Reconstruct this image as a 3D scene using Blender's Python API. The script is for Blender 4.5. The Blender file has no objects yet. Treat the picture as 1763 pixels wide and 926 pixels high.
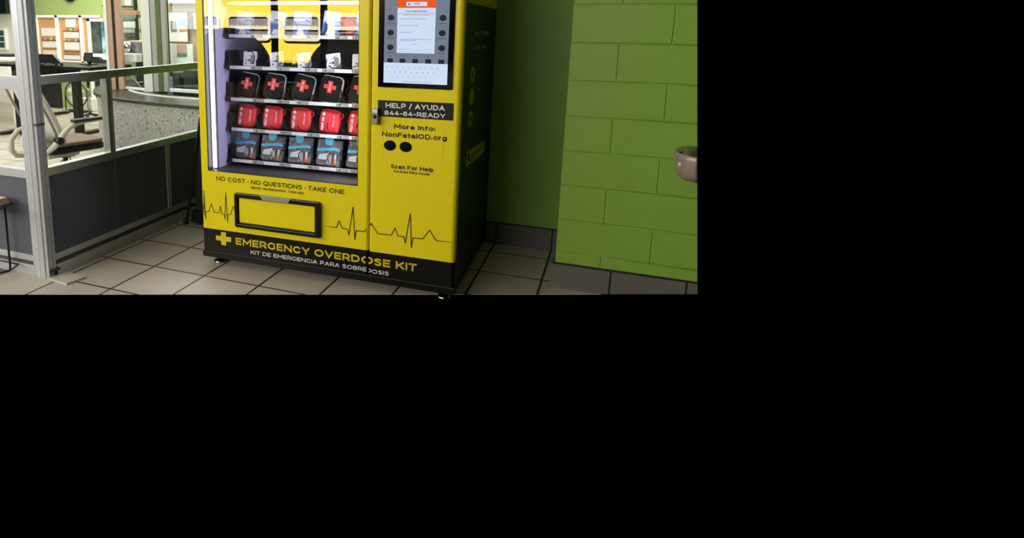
import bpy, bmesh, math, random
from mathutils import Vector, Matrix, Euler
random.seed(7)
C = bpy.context.scene.collection
scn = bpy.context.scene
PI = math.pi

# ------------------------------------------------------------------ camera
F, PX, PY = 1097.505, 600.0, 253.0          # focal length and principal point (pixels of 1763 x 926)
RX, RR, RZ = 1.38011, 0.0072352, 0.396213
CAM = Vector((2.086277, -2.139327, 1.214802))
RM = Matrix.Rotation(RZ, 3, 'Z') @ Matrix.Rotation(RX, 3, 'X') @ Matrix.Rotation(RR, 3, 'Z')
cd = bpy.data.cameras.new('camera'); cam = bpy.data.objects.new('camera', cd); C.objects.link(cam)
cd.sensor_width = 36.0; cd.sensor_fit = 'HORIZONTAL'; cd.lens = F / 1763.0 * 36.0
cd.shift_x = (881.5 - PX) / 1763.0; cd.shift_y = (PY - 463.0) / 1763.0
cd.clip_start = 0.05; cd.clip_end = 200
cam.matrix_world = Matrix.Translation(CAM) @ RM.to_4x4()
scn.camera = cam

# ------------------------------------------------------------------ world, lights, exposure
w = bpy.data.worlds.new('world'); scn.world = w; w.use_nodes = True
w.node_tree.nodes['Background'].inputs[0].default_value = (0, 0, 0, 1)
w.node_tree.nodes['Background'].inputs[1].default_value = 0.0
vs = scn.view_settings
vs.view_transform = 'Standard'; vs.look = 'None'; vs.exposure = 0.0; vs.gamma = 1.0; vs.use_curve_mapping = False

def area(name, loc, target, sx, sy, power, col=(1, 1, 1)):
    l = bpy.data.lights.new(name, 'AREA'); l.shape = 'RECTANGLE'; l.size = sx; l.size_y = sy
    l.energy = power; l.color = col
    o = bpy.data.objects.new(name, l); C.objects.link(o); o.location = loc
    o.rotation_euler = (Vector(target) - Vector(loc)).to_track_quat('-Z', 'Y').to_euler()
    return o
sl = bpy.data.lights.new('sun', 'SUN'); sl.energy = 80; sl.angle = 0.01; sl.color = (1.0, 0.96, 0.88)
so = bpy.data.objects.new('sun', sl); C.objects.link(so); so.location = (0, 6, 9)
so.rotation_euler = Vector((0.15, -0.5, -0.85)).to_track_quat('-Z', 'Y').to_euler()
area('front_fill_light', (-1.5, -5.0, 2.18), (0.7, 0.6, 0.75), 5.6, 0.75, 182, (1.0, 0.97, 0.94))  # added frontal fill, set high so the machine glass does not mirror it
area('left_fill_light', (-4.6, -1.9, 1.75), (0.8, 0.1, 0.7), 2.2, 1.3, 92, (0.97, 0.98, 1.0))  # added side fill for the left floor and the yellow front
area('post_fill_light', (-0.75, -1.0, 2.3), (-0.55, 0.2, 0.6), 0.8, 0.5, 12, (0.93, 0.96, 1.0))  # added fill that brightens the upper part of the corner post
area('office_ceiling_lamp', (-3.6, 3.4, 2.45), (-3.6, 3.4, 0), 3.2, 2.4, 150, (1.0, 0.98, 0.96))
area('booth_ceiling_lamp', (-1.9, 2.9, 2.4), (-1.9, 2.9, 0), 1.4, 1.0, 46, (1.0, 0.98, 0.96))
area('booth_fill_light', (-1.7, 0.75, 2.45), (-1.9, 2.2, 0.6), 1.2, 0.6, 15, (1.0, 0.98, 0.96))  # added fill aimed at the booth jambs and counter front
area('office_west_lamp', (-4.9, 1.3, 2.45), (-4.6, 1.6, 0), 2.0, 1.8, 26, (1.0, 0.98, 0.96))

# ------------------------------------------------------------------ helpers
def at(u, v, axis, val):
    """the point of the place that stands on the plane axis = val behind photo pixel (u, v)"""
    d = RM @ Vector(((u - PX) / F, -(v - PY) / F, -1.0))
    i = 'xyz'.index(axis)
    return CAM + d * ((val - CAM[i]) / d[i])

def lin(c):
    out = []
    for x in c[:3]:
        x = x / 255.0
        out.append(x / 12.92 if x <= 0.04045 else ((x + 0.055) / 1.055) ** 2.4)
    return (out[0], out[1], out[2], 1.0)

MATS = {}
def mat(name, col, rough=0.5, metal=0.0, vary=0.06, scale=30.0, bump=0.0, emit=None, estr=0.0, spec=0.5, coat=0.0):
    if name in MATS: return MATS[name]
    m = bpy.data.materials.new(name); m.use_nodes = True; nt = m.node_tree
    b = nt.nodes['Principled BSDF']
    b.inputs['Roughness'].default_value = rough; b.inputs['Metallic'].default_value = metal
    b.inputs['Specular IOR Level'].default_value = spec
    b.inputs['Coat Weight'].default_value = coat
    c = lin(col)
    tc = nt.nodes.new('ShaderNodeTexCoord'); no = nt.nodes.new('ShaderNodeTexNoise')
    no.inputs['Scale'].default_value = scale; no.inputs['Detail'].default_value = 4
    nt.links.new(tc.outputs['Object'], no.inputs['Vector'])
    mx = nt.nodes.new('ShaderNodeMix'); mx.data_type = 'RGBA'
    mx.inputs[6].default_value = tuple(x * (1 - vary) for x in c[:3]) + (1,)
    mx.inputs[7].default_value = tuple(min(1, x * (1 + vary)) for x in c[:3]) + (1,)
    nt.links.new(no.outputs['Fac'], mx.inputs[0]); nt.links.new(mx.outputs[2], b.inputs['Base Color'])
    if bump:
        bp = nt.nodes.new('ShaderNodeBump'); bp.inputs['Strength'].default_value = bump; bp.inputs['Distance'].default_value = 0.004
        nt.links.new(no.outputs['Fac'], bp.inputs['Height']); nt.links.new(bp.outputs['Normal'], b.inputs['Normal'])
    if emit is not None:
        b.inputs['Emission Color'].default_value = lin(emit); b.inputs['Emission Strength'].default_value = estr
    MATS[name] = m; return m

def glass_mat(name, tint=(255, 255, 255), f0=0.04, rough=0.0):
    """thin clear pane: passes light straight on and mirrors a share that grows at grazing angles, alike from both sides"""
    m = bpy.data.materials.new(name); m.use_nodes = True; nt = m.node_tree; nt.nodes.clear(); L = nt.links.new
    out = nt.nodes.new('ShaderNodeOutputMaterial'); mix = nt.nodes.new('ShaderNodeMixShader')
    tr = nt.nodes.new('ShaderNodeBsdfTransparent'); gl = nt.nodes.new('ShaderNodeBsdfGlossy')
    ge = nt.nodes.new('ShaderNodeNewGeometry'); dt = nt.nodes.new('ShaderNodeVectorMath'); dt.operation = 'DOT_PRODUCT'
    L(ge.outputs['Normal'], dt.inputs[0]); L(ge.outputs['Incoming'], dt.inputs[1])
    def mth(op, a, b=None):
        n = nt.nodes.new('ShaderNodeMath'); n.operation = op
        for i, x in enumerate((a, b)):
            if x is None: continue
            if isinstance(x, (int, float)): n.inputs[i].default_value = x
            else: L(x, n.inputs[i])
        return n.outputs[0]
    k = mth('SUBTRACT', 1.0, mth('ABSOLUTE', dt.outputs['Value']))
    f = mth('ADD', mth('MULTIPLY', mth('POWER', k, 5.0), 1.0 - f0), f0)
    tr.inputs[0].default_value = lin(tint); gl.inputs['Roughness'].default_value = rough
    L(f, mix.inputs[0]); L(tr.outputs[0], mix.inputs[1]); L(gl.outputs[0], mix.inputs[2]); L(mix.outputs[0], out.inputs[0])
    MATS[name] = m; return m

class MB:
    """collects shapes into one mesh"""
    def __init__(s): s.v = []; s.f = []; s.m = []; s.sm = []
    def add(s, vs, fs, mi=0, smooth=False):
        n = len(s.v); s.v += [tuple(x) for x in vs]
        for f in fs: s.f.append([i + n for i in f]); s.m.append(mi); s.sm.append(smooth)
        return s
    def box(s, x0, x1, y0, y1, z0, z1, mi=0):
        vs = [(x0,y0,z0),(x1,y0,z0),(x1,y1,z0),(x0,y1,z0),(x0,y0,z1),(x1,y0,z1),(x1,y1,z1),(x0,y1,z1)]
        return s.add(vs, [(0,3,2,1),(4,5,6,7),(0,1,5,4),(1,2,6,5),(2,3,7,6),(3,0,4,7)], mi)
    def prism(s, pts, axis, a, b, mi=0, smooth=False):
        """polygon pts extruded along axis from a to b; pts are the other two coordinates in xyz order"""
        def P(p, h):
            if axis == 'x': return (h, p[0], p[1])
            if axis == 'y': return (p[0], h, p[1])
            return (p[0], p[1], h)
        n = len(pts); vs = [P(p, a) for p in pts] + [P(p, b) for p in pts]
        s.add(vs, [list(range(n)), list(range(2*n - 1, n - 1, -1))], mi)
        k = len(s.v) - 2*n
        for i in range(n):
            j = (i + 1) % n; s.f.append([k+i, k+j, k+n+j, k+n+i]); s.m.append(mi); s.sm.append(smooth)
        return s
    def tube(s, path, r, n=8, mi=0, cap=True, closed=False):
        path = [Vector(p) for p in path]; N = len(path); rs = r if isinstance(r, (list, tuple)) else [r]*N
        t0 = (path[1] - path[0]).normalized(); ref = Vector((0,0,1)) if abs(t0.z) < 0.9 else Vector((1,0,0))
        u = t0.cross(ref).normalized(); vs = []
        for i, p in enumerate(path):
            if closed: t = (path[(i+1) % N] - path[i-1])
            else: t = path[min(i+1, N-1)] - path[max(i-1, 0)]
            t = t.normalized() if t.length > 1e-9 else t0
            u = (u - t * u.dot(t)).normalized(); w_ = t.cross(u)
            for k in range(n):
                a = 2*PI*k/n; vs.append(p + (u*math.cos(a) + w_*math.sin(a)) * rs[i])
        fs = []
        for i in range(N if closed else N - 1):
            for k in range(n):
                k2 = (k+1) % n; i2 = (i+1) % N
                fs.append((i*n+k, i*n+k2, i2*n+k2, i2*n+k))
        s.add(vs, fs, mi, True)
        if cap and not closed:
            q = len(s.v) - N*n
            s.f.append([q+k for k in range(n)][::-1]); s.m.append(mi); s.sm.append(False)
            s.f.append([q+(N-1)*n+k for k in range(n)]); s.m.append(mi); s.sm.append(False)
        return s
    def lathe(s, prof, c, axis='z', n=28, mi=0, ex=1.0, ey=1.0):
        """profile [(r, h)] turned around axis through c"""
        vs = []; N = len(prof)
        for r, h in prof:
            for k in range(n):
                a = 2*PI*k/n; p, q = r*math.cos(a)*ex, r*math.sin(a)*ey
                d = (p, q, h) if axis == 'z' else ((p, h, q) if axis == 'y' else (h, p, q))
                vs.append((c[0]+d[0], c[1]+d[1], c[2]+d[2]))
        fs = [(i*n+k, i*n+(k+1) % n, (i+1)*n+(k+1) % n, (i+1)*n+k) for i in range(N-1) for k in range(n)]
        s.add(vs, fs, mi, True)
        q = len(s.v) - N*n
        if prof[0][0] > 1e-6: s.f.append([q+k for k in range(n)][::-1]); s.m.append(mi); s.sm.append(False)
        if prof[-1][0] > 1e-6: s.f.append([q+(N-1)*n+k for k in range(n)]); s.m.append(mi); s.sm.append(False)
        return s
    def build(s, name, mats, parent=None, bevel=0.0, seg=2, loc=None, rot=None, sub=0):
        me = bpy.data.meshes.new(name); me.from_pydata(s.v, [], s.f)
        for m in (mats if isinstance(mats, (list, tuple)) else [mats]): me.materials.append(m)
        for p, mi, sm in zip(me.polygons, s.m, s.sm): p.material_index = mi; p.use_smooth = sm
        bm = bmesh.new(); bm.from_mesh(me); bmesh.ops.recalc_face_normals(bm, faces=bm.faces); bm.to_mesh(me); bm.free()
        o = bpy.data.objects.new(name, me); C.objects.link(o)
        if loc is not None: o.location = loc
        if rot is not None: o.rotation_euler = rot
        if parent is not None: o.parent = parent
        if bevel:
            b = o.modifiers.new('bevel', 'BEVEL'); b.width = bevel; b.segments = seg; b.limit_method = 'ANGLE'; b.angle_limit = 0.6
        if sub:
            q = o.modifiers.new('sub', 'SUBSURF'); q.levels = sub; q.render_levels = sub
        return o

def cross(cx, cz, ax, az, tx, tz):
    return [(cx-tx, cz-az), (cx+tx, cz-az), (cx+tx, cz-tz), (cx+ax, cz-tz), (cx+ax, cz+tz), (cx+tx, cz+tz), (cx+tx, cz+az), (cx-tx, cz+az), (cx-tx, cz+tz), (cx-ax, cz+tz), (cx-ax, cz-tz), (cx-tx, cz-tz)]
def rrect(x0, x1, z0, z1, r, n=5):
    pts = []
    for cx, cz, a0 in ((x1-r, z1-r, 0), (x0+r, z1-r, PI/2), (x0+r, z0+r, PI), (x1-r, z0+r, 1.5*PI)):
        for k in range(n+1):
            a = a0 + PI/2*k/n; pts.append((cx + r*math.cos(a), cz + r*math.sin(a)))
    return pts

def empty(name, loc=(0,0,0), rz=0.0):
    o = bpy.data.objects.new(name, None); C.objects.link(o); o.location = loc; o.rotation_euler = (0, 0, rz); o.empty_display_size = 0.1
    return o
def tag(o, label=None, cat=None, group=None):
    if label: o['label'] = label
    if cat: o['category'] = cat
    if group: o['group'] = group
    return o
def struct(o): o['kind'] = 'structure'; return o

_font = {}
def text(string, parent, x, z, wd, cap, m, y=-0.0012, side=False, name='lettering', bold=0.0, spacing=1.0, rot=0.0, loc=None):
    """flat raised lettering: left edge x, baseline z, overall width wd, capital height cap, in the parent's front plane (or its right side)"""
    def mk(t):
        cu = bpy.data.curves.new('t', 'FONT'); cu.body = t; cu.size = 1.0; cu.offset = bold; cu.resolution_u = 3; cu.space_character = spacing
        ob = bpy.data.objects.new('t', cu); C.objects.link(ob)
        me = bpy.data.meshes.new_from_object(ob.evaluated_get(bpy.context.evaluated_depsgraph_get()))
        bpy.data.objects.remove(ob); bpy.data.curves.remove(cu); return me
    key = ('H', bold)
    if key not in _font:
        h = mk('H'); _font[key] = max(v.co.y for v in h.vertices) - min(v.co.y for v in h.vertices); bpy.data.meshes.remove(h)
    me = mk(string)
    xs = [v.co.x for v in me.vertices]; x0, x1 = min(xs), max(xs); sx = wd / (x1 - x0); sz = cap / _font[key]
    for v in me.vertices:
        a, b = (v.co.x - x0) * sx, v.co.y * sz
        if rot:
            a, b = a*math.cos(rot) - b*math.sin(rot), a*math.sin(rot) + b*math.cos(rot)
        v.co = (0.0, x + a, z + b) if side else (x + a, 0.0, z + b)
    for p in me.polygons: p.use_smooth = False
    me.materials.clear(); me.materials.append(m); me.name = name
    o = bpy.data.objects.new(name, me); C.objects.link(o); o.parent = parent
    if loc is None: o.location = (y, 0, 0) if side else (0, y, 0)
    else: o.location = loc
    s = o.modifiers.new('solid', 'SOLIDIFY'); s.thickness = 0.0006; s.offset = 0
    return o

def _arc(cx, cy, rx, ry, a0, a1, n=12):
    return [(cx + rx*math.cos(math.radians(a0 + (a1-a0)*k/n)), cy + ry*math.sin(math.radians(a0 + (a1-a0)*k/n))) for k in range(n+1)]
# geometric capitals drawn as centre lines in a unit box: (width to cap height, strokes)
GLY = {
 'A': (0.84, [[(0,0),(.5,1),(1,0)], [(.2,.30),(.8,.30)]]),
 'B': (0.70, [[(0,0),(0,1),(.55,1)] + _arc(.55,.765,.36,.235,90,-90)[1:] + [(0,.53)], [(.5,.53)] + _arc(.58,.265,.42,.265,90,-90) + [(0,0)]]),
 'C': (0.80, [_arc(.52,.5,.52,.5,42,318,20)]),
 'D': (0.82, [[(0,0),(0,1),(.42,1)] + _arc(.42,.5,.58,.5,90,-90,14)[1:] + [(0,0)]]),
 'E': (0.64, [[(1,1),(0,1),(0,0),(1,0)], [(0,.5),(.9,.5)]]),
 'F': (0.62, [[(1,1),(0,1),(0,0)], [(0,.48),(.88,.48)]]),
 'G': (0.84, [_arc(.52,.5,.52,.5,45,305,20) + [(.95,.16),(.95,.50)]]),
 'H': (0.80, [[(0,0),(0,1)], [(1,0),(1,1)], [(0,.5),(1,.5)]]),
 'I': (0.0, [[(.5,0),(.5,1)]]),
 'J': (0.5, [[(1,1),(1,.3)] + _arc(.5,.3,.5,.3,0,-150,8)]),
 'K': (0.74, [[(0,0),(0,1)], [(.95,1),(0,.30)], [(.36,.57),(1,0)]]),
 'L': (0.58, [[(0,1),(0,0),(1,0)]]),
 'M': (0.98, [[(0,0),(0,1),(.5,.28),(1,1),(1,0)]]),
 'N': (0.82, [[(0,0),(0,1),(1,0),(1,1)]]),
 'O': (0.96, [_arc(.5,.5,.5,.5,0,360,28)]),
 'P': (0.70, [[(0,0),(0,1),(.5,1)] + _arc(.5,.68,.5,.32,90,-90)[1:] + [(0,.36)]]),
 'Q': (0.96, [_arc(.5,.5,.5,.5,0,360,28), [(.45,.0),(.70,-.16),(.92,-.12)]]),
 'R': (0.72, [[(0,0),(0,1),(.5,1)] + _arc(.5,.68,.5,.32,90,-90)[1:] + [(0,.36)], [(.55,.36),(1,0)]]),
 'S': (0.66, [_arc(.5,.745,.46,.255,35,190,10) + _arc(.5,.255,.5,.255,90,-145,14)[1:]]),
 'T': (0.68, [[(0,1),(1,1)], [(.5,1),(.5,0)]]),
 'U': (0.76, [[(0,1),(0,.45)] + _arc(.5,.45,.5,.45,180,360,12)[1:] + [(1,1)]]),
 'V': (0.84, [[(0,1),(.5,0),(1,1)]]),
 'Y': (0.78, [[(0,1),(.5,.42),(1,1)], [(.5,.42),(.5,0)]]),
 '0': (0.66, [_arc(.5,.5,.5,.5,0,360,24)]), '2': (0.60, [_arc(.5,.68,.5,.32,150,-20,10) + [(.05,0),(1,0)]]),
 '4': (0.68, [[(.62,1),(0,.26),(1,.26)], [(.74,.55),(.74,0)]]),
 '6': (0.64, [[(.85,.93)] + _arc(.5,.5,.5,.5,75,180,8) + [(0,.3)], _arc(.5,.31,.5,.31,0,360,20)]),
 '8': (0.66, [_arc(.5,.76,.42,.24,0,360,20), _arc(.5,.27,.5,.27,0,360,20)]),
 'o': (0.62, [_arc(.5,.36,.5,.36,0,360,22)]), 'c': (0.58, [_arc(.52,.36,.52,.36,45,315,16)]),
 'e': (0.60, [[(.02,.35),(1,.35)] + _arc(.5,.36,.5,.36,0,315,18)[1:]]),
 'n': (0.54, [[(0,0),(0,.72)], [(0,.36)] + _arc(.5,.42,.5,.30,170,0,10) + [(1,0)]]),
 'h': (0.54, [[(0,0),(0,1.02)], [(0,.36)] + _arc(.5,.42,.5,.30,170,0,10) + [(1,0)]]),
 'm': (0.92, [[(0,0),(0,.72)], [(0,.36)] + _arc(.25,.44,.25,.28,170,0,8) + [(.5,0)], [(.5,.36)] + _arc(.75,.44,.25,.28,170,0,8) + [(1,0)]]),
 'r': (0.34, [[(0,0),(0,.72)], _arc(.85,.24,.85,.48,172,95,8)]),
 'f': (0.36, [[(.4,0),(.4,.75)] + _arc(.8,.75,.4,.25,180,80,6)[1:], [(0,.68),(.9,.68)]]),
 't': (0.38, [[(.4,.92),(.4,.2)] + _arc(.75,.2,.35,.2,180,290,6)[1:], [(0,.68),(.95,.68)]]),
 'a': (0.54, [_arc(.5,.46,.48,.26,150,0,10) + [(1,0)], _arc(.5,.2,.5,.2,0,360,18)]),
 'l': (0.0, [[(.5,0),(.5,1.02)]]), 'i': (0.0, [[(.5,0),(.5,.70)], [(.5,.92),(.5,.96)]]),
 'g': (0.62, [_arc(.5,.38,.5,.34,0,360,20), [(1,.72),(1,.0)] + _arc(.5,.0,.5,.24,0,-150,10)[1:]]),
 'p': (0.62, [[(0,.72),(0,-.26)], _arc(.5,.36,.5,.36,0,360,20)]), 'd': (0.62, [[(1,1.02),(1,0)], _arc(.5,.36,.5,.36,0,360,20)]),
 'u': (0.54, [[(0,.72),(0,.30)] + _arc(.5,.30,.5,.30,180,350,10)[1:], [(1,.72),(1,0)]]),
 'y': (0.58, [[(0,.72),(.5,.02)], [(1,.72),(.42,-.22),(.1,-.24)]]), 'w': (0.92, [[(0,.72),(.27,0),(.5,.66),(.73,0),(1,.72)]]),
 's': (0.46, [_arc(.5,.54,.46,.18,35,190,8) + _arc(.5,.18,.5,.18,90,-145,10)[1:]]),
 '\u00f3': (0.62, [_arc(.5,.36,.5,.36,0,360,22), [(.45,.84),(.70,1.04)]]),
 ':': (0.0, [[(.5,.02),(.5,.08)], [(.5,.56),(.5,.62)]]), '.': (0.0, [[(.5,.0),(.5,.03)]]),
 '-': (0.30, [[(0,.42),(1,.42)]]), '/': (0.34, [[(0,-.12),(1,1.1)]]), '\u2022': (0.0, [[(.5,.36),(.5,.50)]]),
}
def caps(string, parent, x, z, wd, cap, m, y=-0.0012, side=False, weight=0.19, name='lettering', rot=0.0, gap=0.16):
    """sans capitals of even stroke, fitted to the width wd; same conventions as text()"""
    t = weight * cap; adv = []
    for ch in string: adv.append(0.30 if ch == ' ' else GLY[ch][0])
    nb = sum(1 for c in string if c != ' '); tot = sum(a for a in adv)*1.0
    ng = len(string) - 1
    # widths: strokes add t per glyph; solve the horizontal scale
    k = (wd - nb*t) / ((tot + gap*ng) * cap); b = MB(); cx = 0.0; q = 0
    for ch, a in zip(string, adv):
        w0 = a*cap*k
        if ch != ' ':
            for st in GLY[ch][1]:
                pts = [Vector((cx + t/2 + p[0]*w0, t/2 + p[1]*(cap - t))) for p in st]
                closed = (pts[0] - pts[-1]).length < 1e-7
                if closed: pts = pts[:-1]
                N = len(pts); Lf, Rt = [], []
                for i in range(N):
                    d0 = (pts[i] - pts[i-1]) if (closed or i > 0) else (pts[1] - pts[0])
                    d1 = (pts[(i+1) % N] - pts[i]) if (closed or i < N-1) else (pts[-1] - pts[-2])
                    d0, d1 = d0.normalized(), d1.normalized(); n0, n1 = Vector((-d0.y, d0.x)), Vector((-d1.y, d1.x))
                    mm = n0 + n1; mm = mm.normalized() if mm.length > 1e-6 else n0
                    sc = min(1/max(mm.dot(n0), 0.2), 2.2); tt = t/2*0.98
                    e = Vector((0, 0))
                    Lf.append(pts[i] + mm*tt*sc); Rt.append(pts[i] - mm*tt*sc)
                    if not closed and i == 0 : Lf[-1] -= d1*0; 
                # flat caps reach the outer line
                if not closed:
                    for i, sg in ((0, -1), (N-1, 1)):
                        d = (pts[1] - pts[0]).normalized() if i == 0 else (pts[-1] - pts[-2]).normalized()
                        Lf[i] += d*sg*t/2; Rt[i] += d*sg*t/2
                for i in range(N if closed else N-1):
                    j = (i+1) % N; q += 1
                    quad = [Lf[i], Lf[j], Rt[j], Rt[i]]
                    quad = [(p.x*math.cos(rot) - p.y*math.sin(rot) + x, p.x*math.sin(rot) + p.y*math.cos(rot) + z) for p in quad]
                    if side: b.add([(y, p[0], p[1]) for p in quad], [(0, 1, 2, 3)])
                    else: b.add([(p[0], y, p[1]) for p in quad], [(0, 1, 2, 3)])
            cx += t
        cx += w0 + gap*cap*k
    o = b.build(name, m, parent)
    sd = o.modifiers.new('solid', 'SOLIDIFY'); sd.thickness = 0.0004; sd.offset = 0
    return o

# ------------------------------------------------------------------ materials
def tile_mat(name, col, grout, size, wgr, rough):
    m = bpy.data.materials.new(name); m.use_nodes = True; nt = m.node_tree; b = nt.nodes['Principled BSDF']
    L = nt.links.new
    tc = nt.nodes.new('ShaderNodeTexCoord'); sp = nt.nodes.new('ShaderNodeSeparateXYZ'); L(tc.outputs['Object'], sp.inputs[0])
    def math_(op, a, bb=None):
        n = nt.nodes.new('ShaderNodeMath'); n.operation = op
        for i, x in enumerate((a, bb)):
            if x is None: continue
            if isinstance(x, (int, float)): n.inputs[i].default_value = x
            else: L(x, n.inputs[i])
        return n.outputs[0]
    ds = []; cells = []
    for ax in ('X', 'Y'):
        q = math_('DIVIDE', sp.outputs[ax], size)
        fr = math_('FRACT', q); cells.append(math_('FLOOR', q))
        ds.append(math_('MINIMUM', fr, math_('SUBTRACT', 1.0, fr)))
    d = math_('MINIMUM', ds[0], ds[1])
    g = nt.nodes.new('ShaderNodeMapRange'); g.inputs[1].default_value = wgr*0.6/size; g.inputs[2].default_value = wgr/size
    L(d, g.inputs[0])
    wn = nt.nodes.new('ShaderNodeTexWhiteNoise'); wn.noise_dimensions = '2D'
    cb = nt.nodes.new('ShaderNodeCombineXYZ'); L(cells[0], cb.inputs[0]); L(cells[1], cb.inputs[1]); L(cb.outputs[0], wn.inputs['Vector'])
    no = nt.nodes.new('ShaderNodeTexNoise'); no.inputs['Scale'].default_value = 5; no.inputs['Detail'].default_value = 8; L(tc.outputs['Object'], no.inputs['Vector'])
    v = math_('ADD', math_('MULTIPLY', wn.outputs['Value'], 0.10), math_('MULTIPLY', no.outputs['Fac'], 0.16))
    v = math_('ADD', v, 0.87)
    hs = nt.nodes.new('ShaderNodeVectorMath'); hs.operation = 'SCALE'; hs.inputs[0].default_value = lin(col)[:3]; L(v, hs.inputs['Scale'])
    mx = nt.nodes.new('ShaderNodeMix'); mx.data_type = 'RGBA'; L(g.outputs[0], mx.inputs[0]); mx.inputs[6].default_value = lin(grout); L(hs.outputs[0], mx.inputs[7])
    L(mx.outputs[2], b.inputs['Base Color']); b.inputs['Roughness'].default_value = rough
    bp = nt.nodes.new('ShaderNodeBump'); bp.inputs['Strength'].default_value = 0.5; bp.inputs['Distance'].default_value = 0.003
    L(g.outputs[0], bp.inputs['Height']); L(bp.outputs['Normal'], b.inputs['Normal'])
    MATS[name] = m; return m

def terrazzo_mat():
    m = bpy.data.materials.new('terrazzo'); m.use_nodes = True; nt = m.node_tree; b = nt.nodes['Principled BSDF']; L = nt.links.new
    tc = nt.nodes.new('ShaderNodeTexCoord'); prev = None; base = lin((168, 166, 160))
    for sc, th, col in ((42, 0.30, (205, 203, 198)), (34, 0.24, (120, 118, 114)), (26, 0.17, (70, 70, 68)), (60, 0.22, (95, 90, 84))):
        vo = nt.nodes.new('ShaderNodeTexVoronoi'); vo.inputs['Scale'].default_value = sc; vo.inputs['Randomness'].default_value = 1.0
        mp = nt.nodes.new('ShaderNodeMapping'); mp.inputs['Location'].default_value = (sc*1.7, sc*0.3, sc*2.1); L(tc.outputs['Object'], mp.inputs[0]); L(mp.outputs[0], vo.inputs['Vector'])
        r = nt.nodes.new('ShaderNodeMapRange'); r.inputs[1].default_value = th; r.inputs[2].default_value = th + 0.05; r.inputs[3].default_value = 1; r.inputs[4].default_value = 0
        L(vo.outputs['Distance'], r.inputs[0])
        # only some cells carry a chip
        sep = nt.nodes.new('ShaderNodeSeparateColor'); L(vo.outputs['Color'], sep.inputs[0])
        gt = nt.nodes.new('ShaderNodeMath'); gt.operation = 'GREATER_THAN'; gt.inputs[1].default_value = 0.55; L(sep.outputs[0], gt.inputs[0])
        mu = nt.nodes.new('ShaderNodeMath'); mu.operation = 'MULTIPLY'; L(r.outputs[0], mu.inputs[0]); L(gt.outputs[0], mu.inputs[1])
        mx = nt.nodes.new('ShaderNodeMix'); mx.data_type = 'RGBA'; L(mu.outputs[0], mx.inputs[0])
        if prev is None: mx.inputs[6].default_value = base
        else: L(prev, mx.inputs[6])
        mx.inputs[7].default_value = lin(col); prev = mx.outputs[2]
    L(prev, b.inputs['Base Color']); b.inputs['Roughness'].default_value = 0.45
    MATS['terrazzo'] = m; return m

M_TILE = tile_mat('floor_tile', (180, 171, 155), (40, 30, 25), 0.305, 0.0066, 0.42)
M_TERR = terrazzo_mat()
M_GREEN = mat('green_paint', (124, 160, 60), 0.55, vary=0.10, scale=9, bump=0.12)
M_GREEN2 = mat('green_block_paint', (129, 168, 61), 0.5, vary=0.10, scale=14, bump=0.25)
M_GREENW = mat('green_far_paint', (146, 164, 98), 0.6)
M_BASE = mat('grey_base_tile', (98, 96, 92), 0.5, vary=0.08, scale=18)
M_GROUT = mat('dark_grout', (26, 22, 20), 0.8)
M_WHITE = mat('white_paint', (226, 224, 214), 0.5)
M_ALU = mat('satin_aluminium', (176, 178, 182), 0.36, 0.12, vary=0.04)
M_ANO = mat('anodised_rail', (190, 192, 190), 0.3, 0.6, vary=0.04)
M_ALUD = mat('aluminium_groove', (70, 68, 62), 0.5, 0.1)
M_FABRIC = mat('grey_panel_fabric', (84, 86, 96), 0.9, vary=0.14, scale=160, bump=0.2)
M_YEL = mat('yellow_vinyl', (230, 212, 30), 0.3, vary=0.03, scale=4, spec=0.3)
M_YEL2 = mat('yellow_print', (214, 192, 20), 0.4)
M_BLK = mat('black_vinyl', (14, 13, 11), 0.4, spec=0.3)
M_BLKM = mat('black_metal', (16, 16, 17), 0.4)
M_INK = mat('black_ink', (12, 12, 12), 0.5)
M_WINK = mat('white_ink', (235, 235, 235), 0.5)
M_CHROME = mat('chrome', (200, 200, 205), 0.18, 1.0)
M_STEEL = mat('brushed_steel', (150, 150, 152), 0.32, 0.9)
M_PLASTIC = mat('black_plastic', (22, 24, 26), 0.3)
M_TAB = mat('smoky_clear_plastic', (150, 150, 138), 0.25)
M_LINER = mat('pale_liner', (182, 176, 208), 0.4, vary=0.05, scale=12)
M_DARK = mat('dark_liner', (7, 8, 16), 0.6, spec=0.3)
M_GREYSH = mat('grey_liner', (64, 64, 68), 0.45, vary=0.1, scale=20)
M_TRAY = mat('tray_black', (7, 7, 12), 0.55, spec=0.3)
M_STRIP = mat('price_strip_white', (214, 218, 224), 0.4)
M_GLASS = glass_mat('window_glass', (250, 253, 252), 0.03)
M_GLASSM = glass_mat('machine_glass', (252, 252, 255), 0.062)

# ------------------------------------------------------------------ setting: floor, ceiling, walls
FE0, FE1 = at(0, 506.3, 'z', 0.0), at(1200, 506.3, 'z', 0.0)
def front_edge(x): return FE0.y + (x - FE0.x) * (FE1.y - FE0.y) / (FE1.x - FE0.x)
mb = MB(); poly = [(-7.5, front_edge(-7.5)), (2.10, front_edge(2.10)), (2.10, 1.40), (-0.3, 1.40), (-0.3, 5.2), (-7.5, 5.2)]
mb.prism(poly, 'z', -0.003, 0.0)
struct(mb.build('floor', M_TILE))
struct(MB().box(-8.2, 3.2, -7.4, 5.4, 2.62, 2.72).build('ceiling', M_WHITE))  # covers the rooms; overhang past the storefront added to shade the street

YB = 1.365
struct(MB().box(-0.33, 1.95, YB, YB + 0.10, 0.0, 2.0).build('wall_back', M_GREEN))
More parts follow.
